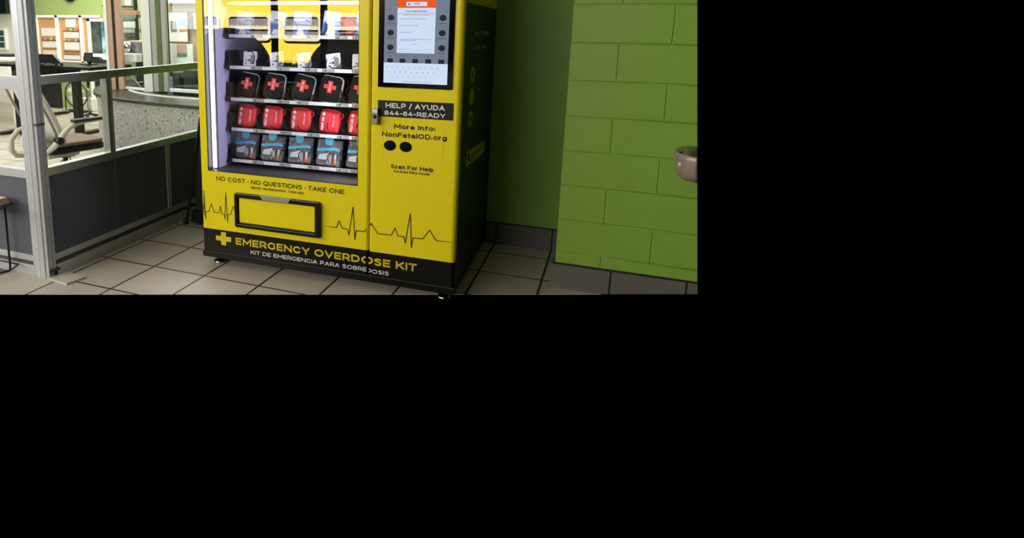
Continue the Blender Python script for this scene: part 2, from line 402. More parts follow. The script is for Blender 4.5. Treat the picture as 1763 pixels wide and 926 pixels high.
# tiled skirting on the back wall
b = MB().box(-0.33, 1.89, YB - 0.010, YB, 0.0, 0.126)
for gx in (0.0, 0.305, 0.61, 0.915, 1.22, 1.5285, 1.832): b.box(gx - 0.004, gx + 0.004, YB - 0.0115, YB - 0.009, 0.0, 0.126, 1)
b.box(-0.33, 1.89, YB - 0.0115, YB - 0.009, 0.122, 0.127, 1)
struct(b.build('baseboard_back', [M_BASE, M_GROUT]))

# right pillar of painted concrete block
YR = 0.858
courses = [0.121, 0.176, 0.333, 0.495, 0.656, 0.815, 0.975, 1.140, 1.304, 1.466, 1.63]
bm_ = MB()
XE = 2.60
def block(x0, x1, z0, z1):
    c, g = 0.0036, 0.0026; y0, y1 = YR, YR + 0.0036
    a, bb, e, f = x0 + g*0.3, x1 - g*0.3, z0 + g*0.3, z1 - g*0.3
    o = [(a, y1, e), (bb, y1, e), (bb, y1, f), (a, y1, f)]; i = [(a + c, y0, e + c), (bb - c, y0, e + c), (bb - c, y0, f - c), (a + c, y0, f - c)]
    bm_.add(o + i, [(4, 5, 6, 7)] + [(k, (k+1) % 4, 4 + (k+1) % 4, 4 + k) for k in range(4)])
for r in range(len(courses) - 1):
    z0, z1 = courses[r], courses[r+1]
    xs = [1.889, 2.088] if r % 2 == 0 else [1.889]
    if r % 2 == 0: xs += [2.088 + 0.4035*k for k in (1, 2)]
    else: xs += [1.889 + 0.4005*k for k in (1, 2)]
    for x0, x1 in zip(xs, xs[1:]): block(x0, x1, z0, z1)
bm_.box(1.889, XE, YR + 0.0034, YR + 0.10, 0.0, 1.63)
bm_.box(1.8895, 1.99, YR + 0.0060, YB, 0.0, 1.625)
pw = bm_.build('wall_right', M_GREEN2)
def trim_right(o):
    """the pillar face is modelled as far as the photograph shows it"""
    p1, p2 = at(1200.6, -4, 'y', YR), at(1200.6, 520, 'y', YR)
    n = (p2 - p1).cross(Vector((0, 1, 0))).normalized()
    if n.x < 0: n = -n
    bm = bmesh.new(); bm.from_mesh(o.data)
    g = bmesh.ops.bisect_plane(bm, geom=bm.verts[:] + bm.edges[:] + bm.faces[:], plane_co=p1, plane_no=n, clear_outer=True)
    q1, q2 = at(900, 506.3, 'y', YR), at(1300, 506.3, 'y', YR)
    m_ = (q1 - CAM).cross(q2 - CAM).normalized(); m_ = m_ if m_.z < 0 else -m_
    bmesh.ops.bisect_plane(bm, geom=bm.verts[:] + bm.edges[:] + bm.faces[:], plane_co=q1, plane_no=m_, clear_outer=True)
    ed = [e for e in bm.edges if e.is_boundary]
    bmesh.ops.holes_fill(bm, edges=ed, sides=0)
    bmesh.ops.recalc_face_normals(bm, faces=bm.faces)
    bm.to_mesh(o.data); bm.free(); return o
struct(trim_right(pw))
b = MB().box(1.874, XE, YR - 0.010, YR + 0.004, 0.0, 0.117).box(1.874, 1.886, YR + 0.004, YB - 0.012, 0.0, 0.117)
b.box(1.878, XE, YR - 0.008, YR + 0.004, 0.117, 0.1225, 1)
for gx in (2.1325, 2.4405): b.box(gx - 0.0042, gx + 0.0042, YR - 0.0112, YR, 0.0, 0.118, 1)
struct(trim_right(b.build('baseboard_right', [M_BASE, M_GROUT])))

# ------------------------------------------------------------------ partition (aluminium frames, fabric panels, glass)
def member(mb, x0, x1, y0, y1, z0, z1, mi=0): mb.box(x0, x1, y0, y1, z0, z1, mi)
pl = struct(empty('wall_left', (-0.365, 0.0, 0.0)))
def P(mb, name, m, bevel=0.0, parent=pl):
    o = mb.build(name, m, parent, bevel)
    o.location = -Vector(parent.location); return o
XF = -0.345                    # face of the long run
b = MB().box(XF - 0.045, XF + 0.004, 0.0145, 1.36, 0.0, 0.060); P(b, 'base_rail', M_ANO, 0.002)
b = MB().box(XF - 0.040, XF - 0.006, 0.0145, 1.36, 0.060, 0.083); P(b, 'base_gap', M_ALUD)
b = MB().box(XF - 0.043, XF, 0.0145, 1.36, 0.083, 0.114); P(b, 'bottom_rail', M_ANO, 0.0015)
b = MB().box(XF - 0.034, XF - 0.006, 0.02, 1.36, 0.112, 0.506); P(b, 'fabric_panel', M_FABRIC)
b = MB().box(XF - 0.043, XF, 0.866, 0.900, 0.112, 0.506); P(b, 'panel_divider', M_ANO, 0.0015)
b = MB().box(XF - 0.043, XF, 0.0145, 1.36, 0.500, 0.540); P(b, 'sill_rail', M_ANO, 0.0015)
b = MB().box(XF - 0.043, XF, 0.0145, 1.36, 0.930, 0.970); P(b, 'middle_rail', M_ANO, 0.0015)
b = MB().box(XF - 0.043, XF, 0.420, 0.458, 0.538, 0.932); P(b, 'mullion', M_ANO, 0.0015)
b = MB().box(XF - 0.043, XF, 0.0145, 1.36, 1.75, 1.80); P(b, 'top_rail', M_ANO, 0.0015)
b = MB().box(XF - 0.043, XF, 1.325, 1.363, 0.0, 1.80); P(b, 'wall_stile', M_ANO, 0.0015)
for y0, y1, z0, z1 in ((0.012, 0.420, 0.538, 0.932), (0.458, 1.33, 0.538, 0.932), (0.012, 1.33, 0.968, 1.752)):
    P(MB().box(XF - 0.025, XF - 0.019, y0, y1, z0, z1), 'window_pane', M_GLASS)
# frame stile next to the post and the corner post with its grooves
b = MB().box(XF - 0.043, XF, -0.0325, -0.0045, 0.012, 1.80).box(XF - 0.043, XF - 0.001, -0.0025, 0.0145, 0.030, 1.80)
b.box(XF - 0.040, XF - 0.004, -0.028, 0.012, 0.016, 1.80, 1); P(b, 'frame_stile', [M_ALU, M_ALUD], 0.0008)
b = MB()
b.prism([(-0.424, -0.036), (-0.4145, -0.0375), (-0.4145, 0.0), (-0.424, 0.0)], 'z', 0.0, 1.80)
b.prism([(-0.4130, -0.0385), (-0.3935, -0.0400), (-0.3935, 0.0), (-0.4130, 0.0)], 'z', 0.0, 1.80)
b.prism([(-0.3920, -0.0400), (-0.3650, -0.0385), (-0.3610, -0.034), (-0.3610, 0.0), (-0.3920, 0.0)], 'z', 0.0, 1.80)
b.box(-0.420, -0.350, -0.0300, -0.002, 0.0, 1.80, 1)
P(b, 'corner_post', [M_ALU, M_ALUD], 0.0010)
b = MB().box(-0.366, XF + 0.004, -0.036, 0.012, 0.745, 0.755).lathe([(0.004, 0), (0.004, 0.006)], (XF + 0.002, -0.028, 0.750), 'x', 10); P(b, 'cross_clip', M_ALUD)
b = MB().box(-0.360, XF + 0.004, -0.030, 0.030, 0.030, 0.044).box(-0.352, XF + 0.006, -0.022, -0.016, 0.018, 0.050).box(-0.352, XF + 0.006, 0.010, 0.016, 0.018, 0.050)
P(b, 'hinge_bracket', M_ALUD)

pf = struct(empty('wall_front', (-1.0, -0.01, 0.0)))
Y0 = -0.02
def P2(mb, name, m, bevel=0.0): return P(mb, name, m, bevel, pf)
P2(MB().box(-3.4, -0.445, Y0 - 0.006, Y0 + 0.04, 0.0, 0.050), 'base_rail', M_ALU, 0.002)
P2(MB().box(-3.4, -0.430, Y0 + 0.004, Y0 + 0.034, 0.050, 0.070), 'base_gap', M_ALUD)
P2(MB().box(-3.4, -0.445, Y0, Y0 + 0.04, 0.070, 0.100), 'bottom_rail', M_ALU, 0.0015)
P2(MB().box(-3.4, -0.445, Y0 + 0.006, Y0 + 0.034, 0.098, 0.490), 'fabric_panel', M_FABRIC)
P2(MB().box(-3.4, -0.445, Y0, Y0 + 0.04, 0.484, 0.526), 'sill_rail', M_ALU, 0.0015)
P2(MB().box(-3.4, -0.445, Y0, Y0 + 0.04, 0.905, 0.965), 'middle_rail', M_ALU, 0.0015)
P2(MB().box(-3.4, -0.445, Y0, Y0 + 0.04, 1.75, 1.80), 'top_rail', M_ALU, 0.0015)
b = MB().box(-0.452, -0.437, Y0 - 0.004, Y0 + 0.040, 0.0, 1.80).box(-0.434, -0.422, Y0 - 0.004, Y0 + 0.036, 0.0, 1.80).box(-0.440, -0.430, Y0 + 0.002, Y0 + 0.034, 0.0, 1.80, 1)
P2(b, 'frame_stile', [M_ALU, M_ALUD], 0.001)
for z0, z1 in ((0.524, 0.907), (0.963, 1.752)): P2(MB().box(-3.4, -0.450, Y0 + 0.017, Y0 + 0.023, z0, z1), 'window_pane', M_GLASS)

# ------------------------------------------------------------------ vending machine
VM = empty('vending_machine', (0.215, 0.435, 0.0), 0.028)
tag(VM, 'yellow and black vending machine with a glass front and touchscreen, standing by the green wall', 'vending machine')
W_, SEAM, DEP, TOP = 1.285, 0.8875, 0.86, 1.62
vmM = Matrix.Translation(VM.location) @ Matrix.Rotation(0.028, 4, 'Z')
# cabinet
b = MB().box(0.0, 0.040, 0.034, DEP, 0.078, TOP).box(0.862, W_, 0.034, DEP, 0.078, TOP).box(0.04, 0.862, 0.034, DEP, 0.078, 0.486)
b.box(0.04, 0.862, DEP - 0.05, DEP, 0.486, 1.52).box(0.04, 0.862, 0.034, DEP, 1.52, TOP)
cab = b.build('cabinet', M_BLK, VM)
# yellow header stripe around the cabinet's side
MB().prism([(0.040, 1.306), (DEP - 0.004, 1.2955), (DEP - 0.004, TOP - 0.002), (0.040, TOP - 0.002)], 'x', W_ - 0.001, W_ + 0.0010).build('side_stripe', M_YEL2, cab)
MB().box(-0.006, W_ + 0.005, -0.004, DEP, 0.046, 0.0775).build('base_frame', M_BLK, VM, 0.002)
for fx, fy in ((0.05, 0.062), (W_ - 0.055, 0.062), (0.05, DEP - 0.08), (W_ - 0.055, DEP - 0.08)):
    f = MB(); f.lathe([(0.0, 0.0), (0.030, 0.0), (0.031, 0.007), (0.024, 0.013), (0.012, 0.018), (0.010, 0.024)], (fx, fy, 0), 'z', 20)
    f.lathe([(0.008, 0.02), (0.008, 0.046)], (fx, fy, 0), 'z', 12).lathe([(0.014, 0.034), (0.014, 0.041)], (fx, fy, 0), 'z', 6)
    f.build('levelling_foot', M_CHROME, VM)
# interior
b = MB().box(0.040, 0.0455, 0.036, DEP - 0.05, 0.486, 1.52).box(0.8565, 0.862, 0.036, DEP - 0.05, 0.486, 1.52)
b.box(0.0455, 0.8565, DEP - 0.056, DEP - 0.05, 0.486, 1.52, 1).box(0.0455, 0.8565, 0.036, DEP - 0.05, 0.486, 0.492, 2).box(0.0455, 0.8565, 0.036, DEP - 0.05, 1.515, 1.52, 1)
b.build('liner', [M_LINER, M_DARK, M_GREYSH], VM)
M_LED = mat('led_tube', (255, 255, 255), 0.4, emit=(236, 238, 255), estr=10.0)
M_LEDR = mat('led_tube_strong', (255, 255, 255), 0.4, emit=(236, 238, 255), estr=210.0)
for lx in (0.058, 0.846):
    ch = MB().box(lx - 0.010, lx + 0.010, 0.046, 0.056, 0.498, 1.512).build('led_channel', mat('led_channel_grey', (60, 60, 66), 0.5), VM)
    MB().lathe([(0.0, 0.0), (0.0055, 0.0), (0.0055, 1.0), (0.0, 1.0)], (lx, 0.040, 0.505), 'z', 12).build('led_tube', M_LED if lx < 0.5 else M_LEDR, ch)
MB().lathe([(0.0025, 0), (0.0025, 1.0)], (0.0495, 0.075, 0.505), 'z', 8).build('corner_bead', M_STRIP, VM)

# main door: stiles and rails around the window, yellow above, black below
door = empty('door', (0, 0, 0)); door.parent = VM
def rounded_x(x0, x1, r0, r1, y0=0.0, y1=0.032, n=10):
    """plan outline with rounded front corners (counter-clockwise in x, y)"""
    pts = [(x0, y1)]
    if r0:
        for k in range(n+1): a = PI + PI/2*k/n; pts.append((x0 + r0 + r0*math.cos(a), y0 + r0 + r0*math.sin(a)))
    else: pts.append((x0, y0))
    if r1:
        for k in range(n+1): a = 1.5*PI + PI/2*k/n; pts.append((x1 - r1 + r1*math.cos(a), y0 + r1 + r1*math.sin(a)))
    else: pts.append((x1, y0))
    pts.append((x1, y1)); return pts
BAND = 0.196
WX0, WX1, WZ0, WZ1 = 0.039, 0.832, 0.4945, 1.50
b = MB()
b.prism(rounded_x(0.0, WX0, 0.004, 0), 'z', BAND, TOP, 0, False)
b.prism(rounded_x(WX1, SEAM - 0.002, 0, 0.014), 'z', BAND, TOP, 0, False)
b.box(WX0, WX1, 0.0, 0.032, BAND, WZ0).box(WX0, WX1, 0.0, 0.032, WZ1, TOP)
b.prism(rounded_x(0.0, SEAM - 0.002, 0.004, 0.010), 'z', 0.078, BAND, 1, False)
door_panel = b.build('door', [M_YEL, M_BLK], VM)
bpy.data.objects.remove(door); door = door_panel
# thin dark gasket round the window, glass
b = MB()
for x0, x1, z0, z1 in ((WX0, WX0 + 0.004, WZ0, WZ1), (WX1 - 0.004, WX1, WZ0, WZ1), (WX0, WX1, WZ0, WZ0 + 0.003), (WX0, WX1, WZ1 - 0.004, WZ1)): b.box(x0, x1, 0.003, 0.030, z0, z1)
b.build('window_gasket', M_BLKM, door)
MB().box(WX0 + 0.003, WX1 - 0.003, 0.0045, 0.0075, WZ0 + 0.002, WZ1 - 0.003).build('window_pane', M_GLASSM, door)
# delivery hatch
fx0, fx1, fz0, fz1 = 0.195, 0.652, 0.228, 0.402
ix0, ix1, iz0, iz1 = 0.2165, 0.6215, 0.2525, 0.3755
def ring(mb, o, i, ya, yb, mi=0):
    n = len(o); V = [(p[0], ya, p[1]) for p in o] + [(p[0], ya, p[1]) for p in i] + [(p[0], yb, p[1]) for p in o] + [(p[0], yb, p[1]) for p in i]
    fs = []
    for k in range(n):
        j = (k+1) % n
        fs += [(k, j, n+j, n+k), (k, 2*n+k, 2*n+j, j), (n+k, n+j, 3*n+j, 3*n+k), (2*n+k, 3*n+k, 3*n+j, 2*n+j)]
    mb.add(V, fs, mi)
b = MB(); ring(b, rrect(fx0, fx1, fz0, fz1, 0.010), rrect(ix0 - 0.007, ix1 + 0.007, iz0 - 0.006, iz1 + 0.004, 0.004), -0.020, 0.001)
fr = b.build('hatch_frame', M_PLASTIC, door, 0.004, 3)
MB().box(ix0 - 0.007, ix1 + 0.007, -0.0015, 0.0005, iz0 - 0.006, iz1 + 0.005).build('hatch_recess', M_INK, door)
MB().prism(rrect(ix0, ix1, iz0, iz1, 0.003), 'y', -0.0085, -0.001).build('hatch_flap', M_YEL, door, 0.001)
MB().prism([(0.338, 0.405), (0.508, 0.405), (0.489, 0.3825), (0.355, 0.3825)], 'y', -0.0245, -0.012).build('hatch_tab', M_TAB, door, 0.002)

# heartbeat line printed on door and control panel
def pulse(pts, wd, parent, name='heartbeat_line', taper0=1.0, taper1=1.0):
    b = MB(); N = len(pts)
    for k, (p, q) in enumerate(zip(pts, pts[1:])):
        p, q = Vector(p), Vector(q); d = (q - p).normalized(); n = Vector((-d.y, d.x))
        w0 = wd * (taper0 if k == 0 else 1); w1 = wd * (taper1 if k == N - 2 else 1)
        p2, q2 = p - d*wd*0.35, q + d*wd*0.35
        b.prism([p2 - n*w0/2, q2 - n*w1/2, q2 + n*w1/2, p2 + n*w0/2], 'y', -0.0011 - 0.00001*k, -0.0003)
    return b.build(name, M_INK, parent)
w1 = [(0.0025, 0.30), (0.003, 0.259), (0.011, 0.393), (0.011, 0.287), (0.016, 0.241), (0.022, 0.284), (0.037, 0.285), (0.052, 0.328), (0.068, 0.285), (0.096, 0.284), (0.105, 0.321), (0.111, 0.283), (0.125, 0.282), (0.127, 0.257), (0.1375, 0.393), (0.139, 0.239), (0.146, 0.282), (0.162, 0.284), (0.178, 0.327), (0.193, 0.286)]
w1 = [(0.0045, 0.315), (0.0075, 0.259), (0.011, 0.393), (0.0155, 0.241), (0.020, 0.284), (0.037, 0.285), (0.052, 0.328), (0.068, 0.284), (0.096, 0.284), (0.1045, 0.321), (0.111, 0.283), (0.124, 0.282), (0.1285, 0.255), (0.1375, 0.393), (0.143, 0.239), (0.147, 0.283), (0.162, 0.284), (0.178, 0.327), (0.194, 0.288)]
pulse(w1, 0.0030, door)
w2 = [(0.672, 0.287), (0.728, 0.286), (0.742, 0.321), (0.758, 0.286), (0.784, 0.285), (0.791, 0.258), (0.810, 0.395), (0.820, 0.240), (0.827, 0.284), (0.866, 0.284), (0.8735, 0.297)]
pulse(w2, 0.0040, door, taper0=0.2)
# lettering on the door
caps('NO COST \u2022 NO QUESTIONS \u2022 TAKE ONE', door, 0.0856, 0.4505, 0.681, 0.0215, M_INK, weight=0.19)
caps('GRATIS \u2022 SIN PREGUNTAS \u2022 TOMA UNO', door, 0.280, 0.4275, 0.284, 0.0115, M_INK)
MB().prism(cross(0.117, 0.152, 0.0437, 0.034, 0.014, 0.0125), 'y', -0.0012, 0.0).build('cross_emblem', M_YEL2, door)
caps('EMERGENCY OVERD', door, 0.187, 0.132, 0.670 - 0.012, 0.0355, M_YEL2, weight=0.22)
def half_o(x0, x1, z0, z1, t, left, parent, m):
    b = MB(); cx, cz = (x0 + x1)/2, (z0 + z1)/2; rx, rz = (x1 - x0)/2, (z1 - z0)/2; n = 14
    a0, a1 = (0.60*PI, 1.40*PI) if left else (-0.42*PI, 0.42*PI)
    for k in range(n):
        p = [(cx + (rx - d)*math.cos(a), cz + (rz - d)*math.sin(a)) for a, d in ((a0 + (a1-a0)*k/n, 0), (a0 + (a1-a0)*(k+1)/n, 0), (a0 + (a1-a0)*(k+1)/n, t), (a0 + (a1-a0)*k/n, t))]
        b.prism(p, 'y', -0.0012, 0.0)
    return b.build('lettering', m, parent)
half_o(0.853, 0.909, 0.131, 0.168, 0.0085, True, door, M_YEL2)
caps('KIT DE EMERGENCIA PARA SOBRE', door, 0.2715, 0.0938, 0.608, 0.0190, M_WINK, weight=0.16)

# control panel on the right
b = MB(); b.prism(rounded_x(SEAM + 0.002, W_, 0.010, 0.022, 0.002, 0.034), 'z', BAND - 0.003, TOP, 0, False)
b.prism(rounded_x(SEAM + 0.002, W_, 0.008, 0.016, 0.002, 0.034), 'z', 0.078, BAND - 0.003, 1, False)
panel = b.build('control_panel', [M_YEL, M_BLK], VM)
w3 = [(0.8935, 0.317), (0.898, 0.327), (0.930, 0.283), (0.994, 0.283), (1.011, 0.319), (1.026, 0.284), (1.053, 0.283), (1.060, 0.255), (1.080, 0.394), (1.0885, 0.237), (1.095, 0.284), (1.139, 0.285), (1.169, 0.329), (1.200, 0.285), (1.2680, 0.286)]
pulse([(x, z) for x, z in w3], 0.0040, panel, taper1=0.3).location = (0, 0.002, 0)
YP = 0.0008
caps('SE KIT', panel, 0.915, 0.1285, 0.2005, 0.0355, M_YEL2, y=YP, weight=0.22)
half_o(0.853, 0.9095, 0.130, 0.167, 0.0085, False, panel, M_YEL2).location = (0, 0.002, 0)
caps('OSIS', panel, 0.9045, 0.0890, 0.0815, 0.0190, M_WINK, y=YP, weight=0.16)
half_o(0.872, 0.901, 0.0900, 0.1095, 0.0035, False, panel, M_WINK).location = (0, 0.002, 0)
# touchscreen
bez = MB().prism(rrect(0.9205, 1.2465, 0.948, 1.52, 0.004), 'y', -0.0035, 0.004).build('touchscreen', mat('bezel_black', (7, 7, 8), 0.08, spec=0.3), VM, 0.001)
def glow(name, col, s): return mat(name, (6, 6, 6), 0.08, emit=col, estr=s, vary=0, spec=0.25)
M_SCR = glow('screen_grey', (112, 121, 138), 1.05)
M_PAGE = glow('screen_white', (212, 226, 250), 0.95)
M_ORG = glow('screen_orange', (236, 92, 34), 0.95)
M_DOT = glow('screen_dark', (48, 50, 56), 0.7)
M_TXT = glow('screen_text', (88, 92, 106), 0.7)
M_TXL = glow('screen_text_light', (170, 176, 196), 0.9)
def sbox(name, m, x0, x1, z0, z1, lay, r=0.0):
    b = MB(); y0 = -0.0036 - 0.0004*lay
    if r: b.prism(rrect(x0, x1, z0, z1, r, 4), 'y', y0, -0.003)
    else: b.box(x0, x1, y0, -0.003, z0, z1)
    return b.build(name, m, bez)
sbox('screen', M_SCR, 0.9465, 1.2240, 0.968, 1.50, 1)
sbox('keyboard_area', M_PAGE, 0.9465, 1.2240, 0.968, 1.0540, 2)
sbox('popup_page', M_PAGE, 1.0030, 1.1665, 1.0955, 1.440, 2, 0.003)
sbox('popup_header', M_ORG, 1.0030, 1.1665, 1.2820, 1.335, 3)
sbox('popup_logo', M_PAGE, 1.0410, 1.1300, 1.2890, 1.3060, 4)
yl = -0.0060
caps('CORE', bez, 1.073, 1.2960, 0.025, 0.0060, M_TXT, y=yl, weight=0.22)
b = MB(); b.lathe([(0.0036, -0.0058), (0.0036, -0.003)], (1.053, 0, 1.2970), 'y', 14).build('logo_mark', M_TXT, bez)
caps('Free Vending Machine', bez, 1.040, 1.2655, 0.090, 0.0066, M_TXT, y=-0.0050, weight=0.19)
b = MB()
for x0, x1, z in ((1.008, 1.162, 1.2575), (1.030, 1.140, 1.2515), (1.015, 1.128, 1.236), (1.015, 1.094, 1.208), (1.015, 1.066, 1.180), (1.015, 1.152, 1.1520), (1.015, 1.085, 1.1465), (1.073, 1.092, 1.1330)): b.box(x0, x1, -0.0048, -0.004, z, z + 0.0026)
b.build('text_lines', M_TXL, bez)
b = MB()
for x0, x1, z0, z1 in ((1.013, 1.080, 1.1010, 1.1120), (1.088, 1.157, 1.1010, 1.1120)): ring(b, rrect(x0, x1, z0, z1, 0.002, 3), rrect(x0 + 0.001, x1 - 0.001, z0 + 0.001, z1 - 0.001, 0.0012, 3), -0.0048, -0.004)
b.build('page_button', M_TXL, bez)
for cx, cz in ((0.9755, 1.2420), (0.9745, 1.1795), (0.9745, 1.1185), (1.1975, 1.2415), (1.1965, 1.1800), (1.1965, 1.1190)):
    MB().lathe([(0.0145, -0.0046), (0.0145, -0.003)], (cx, 0, cz), 'y', 20, ey=0.86).build('product_icon', M_DOT, bez)
    sbox('caption', M_DOT, cx - 0.017, cx + 0.017, cz - 0.0225, cz - 0.0205, 2)
for cx in (0.9745, 1.0295, 1.0850, 1.1410, 1.1965):
    sbox('menu_icon', M_DOT, cx - 0.0125, cx + 0.0125, 1.0545, 1.0720, 2, 0.002)
    sbox('caption', M_TXT, cx - 0.006, cx + 0.006, 1.0815, 1.0835, 2)
for row, z, x0, st in (('qwertyuiop', 1.0325, 0.958, 0.0245), ('asdfghjkl', 1.0125, 0.969, 0.0245), ('zxcvbnm,.', 0.9925, 0.9825, 0.0245)):
    for k, chh in enumerate(row):
        b = text(chh, bez, x0 + st*k, z, 0.0045 if chh not in 'il,.' else 0.0016, 0.0062, M_TXT, y=-0.0050, name='key_letter')
sbox('space_key', M_TXL, 1.030, 1.160, 0.9740, 0.9765, 3)
# hotline banner
ban = MB().prism([(0.9205, 0.8195), (1.2545, 0.8195), (1.2545, 0.8925), (0.9205, 0.8905)], 'y', YP, 0.004).build('hotline_banner', M_BLK, VM)
caps('HELP / AYUDA', ban, 0.9575, 0.8590, 0.2595, 0.0215, M_WINK, y=YP - 0.0008, weight=0.205)
caps('844-64-READY', ban, 0.9515, 0.8275, 0.2695, 0.0190, M_WINK, y=YP - 0.0008, weight=0.205)
caps('More Info:', panel, 0.9975, 0.7690, 0.1815, 0.0205, M_INK, y=YP, weight=0.23)
caps('NonFatalOD.org', panel, 0.9425, 0.7315, 0.2880, 0.0215, M_INK, y=YP, weight=0.23)
for cx, cz in ((0.9795, 0.6930), (1.0510, 0.6920)):
    MB().lathe([(0.0, -0.0010), (0.0258, -0.0010), (0.0275, 0.0006), (0.0275, 0.003)], (cx, 0.0, cz), 'y', 32, ey=0.83).build('round_cap', mat('matte_black_cap', (7, 7, 7), 0.8, spec=0.15), panel)
caps('Scan For Help', panel, 0.9855, 0.5915, 0.1915, 0.0180, M_INK, y=YP, weight=0.23)
caps('Escanea Para Ayuda', panel, 0.9990, 0.5745, 0.1620, 0.0110, M_INK, y=YP, weight=0.19)
# thin edges of the service cover behind the lettering
b = MB()
for x0, x1, z0, z1 in ((0.9465, 0.9475, 0.626, 0.80), (1.215, 1.216, 0.626, 0.80), (0.9465, 1.216, 0.6255, 0.6265)): b.box(x0, x1, 0.0012, 0.003, z0, z1)
b.build('cover_edge', mat('yellow_edge', (224, 205, 28), 0.35), panel)
# door lock
lk = MB().box(0.9025, 0.9300, -0.026, 0.004, 0.786, 0.856).build('door_lock', M_STEEL, VM, 0.0025)
b = MB().lathe([(0.0, -0.0295), (0.007, -0.0295), (0.009, -0.026)], (0.916, 0, 0.821), 'y', 18).build('keyhole', M_BLKM, lk)
MB().box(0.905, 0.928, -0.0268, -0.0255, 0.838, 0.8545).build('lock_face', M_STRIP, lk)
# side face lettering
M_SIDE = mat('side_yellow_ink', (206, 196, 40), 0.5); M_SIDEW = mat('side_grey_ink', (200, 200, 180), 0.5)  # yellow and grey inks for the side lettering
SX = W_ + 0.0008
caps('How To Help', cab, 0.245, 1.166, 0.375, 0.0225, M_SIDEW, y=SX, side=True)
caps('C\u00f3mo Ayudar', cab, 0.270, 1.105, 0.320, 0.0150, M_SIDE, y=SX, side=True)
for cy, cz in ((0.24, 0.996), (0.235, 0.898), (0.23, 0.798)):
    ic = MB().lathe([(0.052, W_ - 0.001), (0.052, W_ + 0.0008)], (0, cy, cz), 'x', 26, ey=0.70).build('round_icon', M_SIDE, cab)
    if cz > 0.95: MB().tube([(W_ + 0.0012, cy - 0.016, cz + 0.020), (W_ + 0.0012, cy - 0.020, cz + 0.004), (W_ + 0.0012, cy - 0.004, cz - 0.012), (W_ + 0.0012, cy + 0.020, cz - 0.014)], [0.0042, 0.0028, 0.0028, 0.0042], 6).build('phone_mark', M_BLK, cab)
    elif cz < 0.85: MB().box(W_ + 0.0005, W_ + 0.0014, cy - 0.022, cy + 0.022, cz - 0.012, cz + 0.010).build('inner_mark', M_BLK, cab)
    b = MB()
    for k, (l, dz) in enumerate(((0.16, 0.010), (0.26, -0.008), (0.12, -0.020))): b.box(W_, W_ + 0.0008, 0.315, 0.315 + l, cz + dz, cz + dz + (0.009 if k == 0 else 0.004))
    b.build('small_print', mat('faint_print', (92, 96, 60), 0.5), cab)
lab = MB().prism([(0.175, 0.588), (0.665, 0.563), (0.665, 0.625), (0.175, 0.655)], 'x', W_, W_ + 0.0008).build('hotline_label', M_YEL2, VM)
caps('844-64-READY', lab, 0.285, 0.598, 0.335, 0.024, M_BLK, y=SX + 0.0006, side=True, weight=0.16)
MB().tube([(W_ + 0.0012, 0.212, 0.642), (W_ + 0.0012, 0.208, 0.622), (W_ + 0.0012, 0.225, 0.606), (W_ + 0.0012, 0.248, 0.604)], [0.006, 0.004, 0.004, 0.006], 6).build('phone_mark', M_BLK, lab)
caps('Scan For Help', cab, 0.235, 0.535, 0.32, 0.020, mat('faint_print', (92, 96, 60), 0.5), y=SX, side=True)

# shelves, spirals, price strips
tops = [1.318, 1.161, 1.006, 0.846, 0.692, 0.530]
YS = 0.16
def coil_mesh():
    b = MB(); turns, n = 5, 22; pth = []
    for k in range(turns*n + 1):
        a = 2*PI*k/n + 0.6; pth.append((0.034*math.cos(a), 0.30*k/(turns*n), 0.034*math.sin(a)))
    b.tube(pth, 0.0023, 5); return b
M_COIL = mat('dark_wire', (22, 22, 26), 0.35, 0.6)
coil0 = None
slotx = [0.150, 0.303, 0.455, 0.610, 0.760]
num = {1: (11, 13, 15, 17, 18), 2: (21, 23, 25, 27, 29), 3: (31, 33, 35, 37, 39), 4: (41, 43, 45, 47, 49), 5: (51, 53, 55, 57, 58)}
labx = {1: (0.210, 0.372, 0.508, 0.656, 0.742), 2: (0.206, 0.354, 0.503, 0.591, 0.741), 3: (0.212, 0.352, 0.456, 0.663, 0.743), 4: (0.215, 0.365, 0.514, 0.667, 0.744), 5: (0.205, 0.358, 0.512, 0.664, 0.735)}
for r, zt in enumerate(tops):
    b = MB().box(0.090, 0.850, YS + 0.002, 0.70, zt - 0.016, zt - 0.010)
    b.box(0.086, 0.090, YS + 0.002, 0.70, zt - 0.018, zt + 0.022)
    for dx in (0.226, 0.379, 0.532, 0.685): b.box(dx - 0.001, dx + 0.001, YS + 0.012, 0.70, zt - 0.012, zt + 0.030)
    b.box(0.090, 0.850, 0.52, 0.524, zt - 0.012, zt + 0.135)
    tray = b.build('shelf_tray', M_TRAY, VM)
    MB().box(0.084, 0.850, YS - 0.003, YS + 0.002, zt - 0.0165, zt).build('price_strip', M_STRIP, tray)
    b = MB().box(0.0640, 0.0845, YS - 0.004, YS + 0.05, zt - 0.024, zt + 0.006).box(0.068, 0.0825, YS + 0.010, YS + 0.10, zt + 0.004, zt + 0.075 if r else zt + 0.02)
    b.build('slide_bracket', M_BLKM, tray, 0.003)
    if r == 0: continue
    for k, sx in enumerate(slotx):
        for s_, cx in ((-1, sx - 0.046), (1, sx + 0.030)):
            if coil0 is None:
                coil0 = coil_mesh().build('spiral_coil', M_COIL, tray); c = coil0
            else:
                c = coil0.copy(); C.objects.link(c); c.parent = tray
            c.location = (cx, YS + 0.010, zt + 0.037); c.rotation_euler = (0, 0.5*k + 0.7*r, 0)
        pl_ = MB().box(labx[r][k] - 0.002, labx[r][k] + 0.060, YS - 0.0040, YS - 0.0028, zt - 0.0146, zt - 0.0024).build('slot_number', M_INK, tray)
        text('%d 00000' % num[r][k], tray, labx[r][k], zt - 0.0125, 0.058, 0.0082, M_STRIP, y=YS - 0.0044, name='digits', bold=0.01)

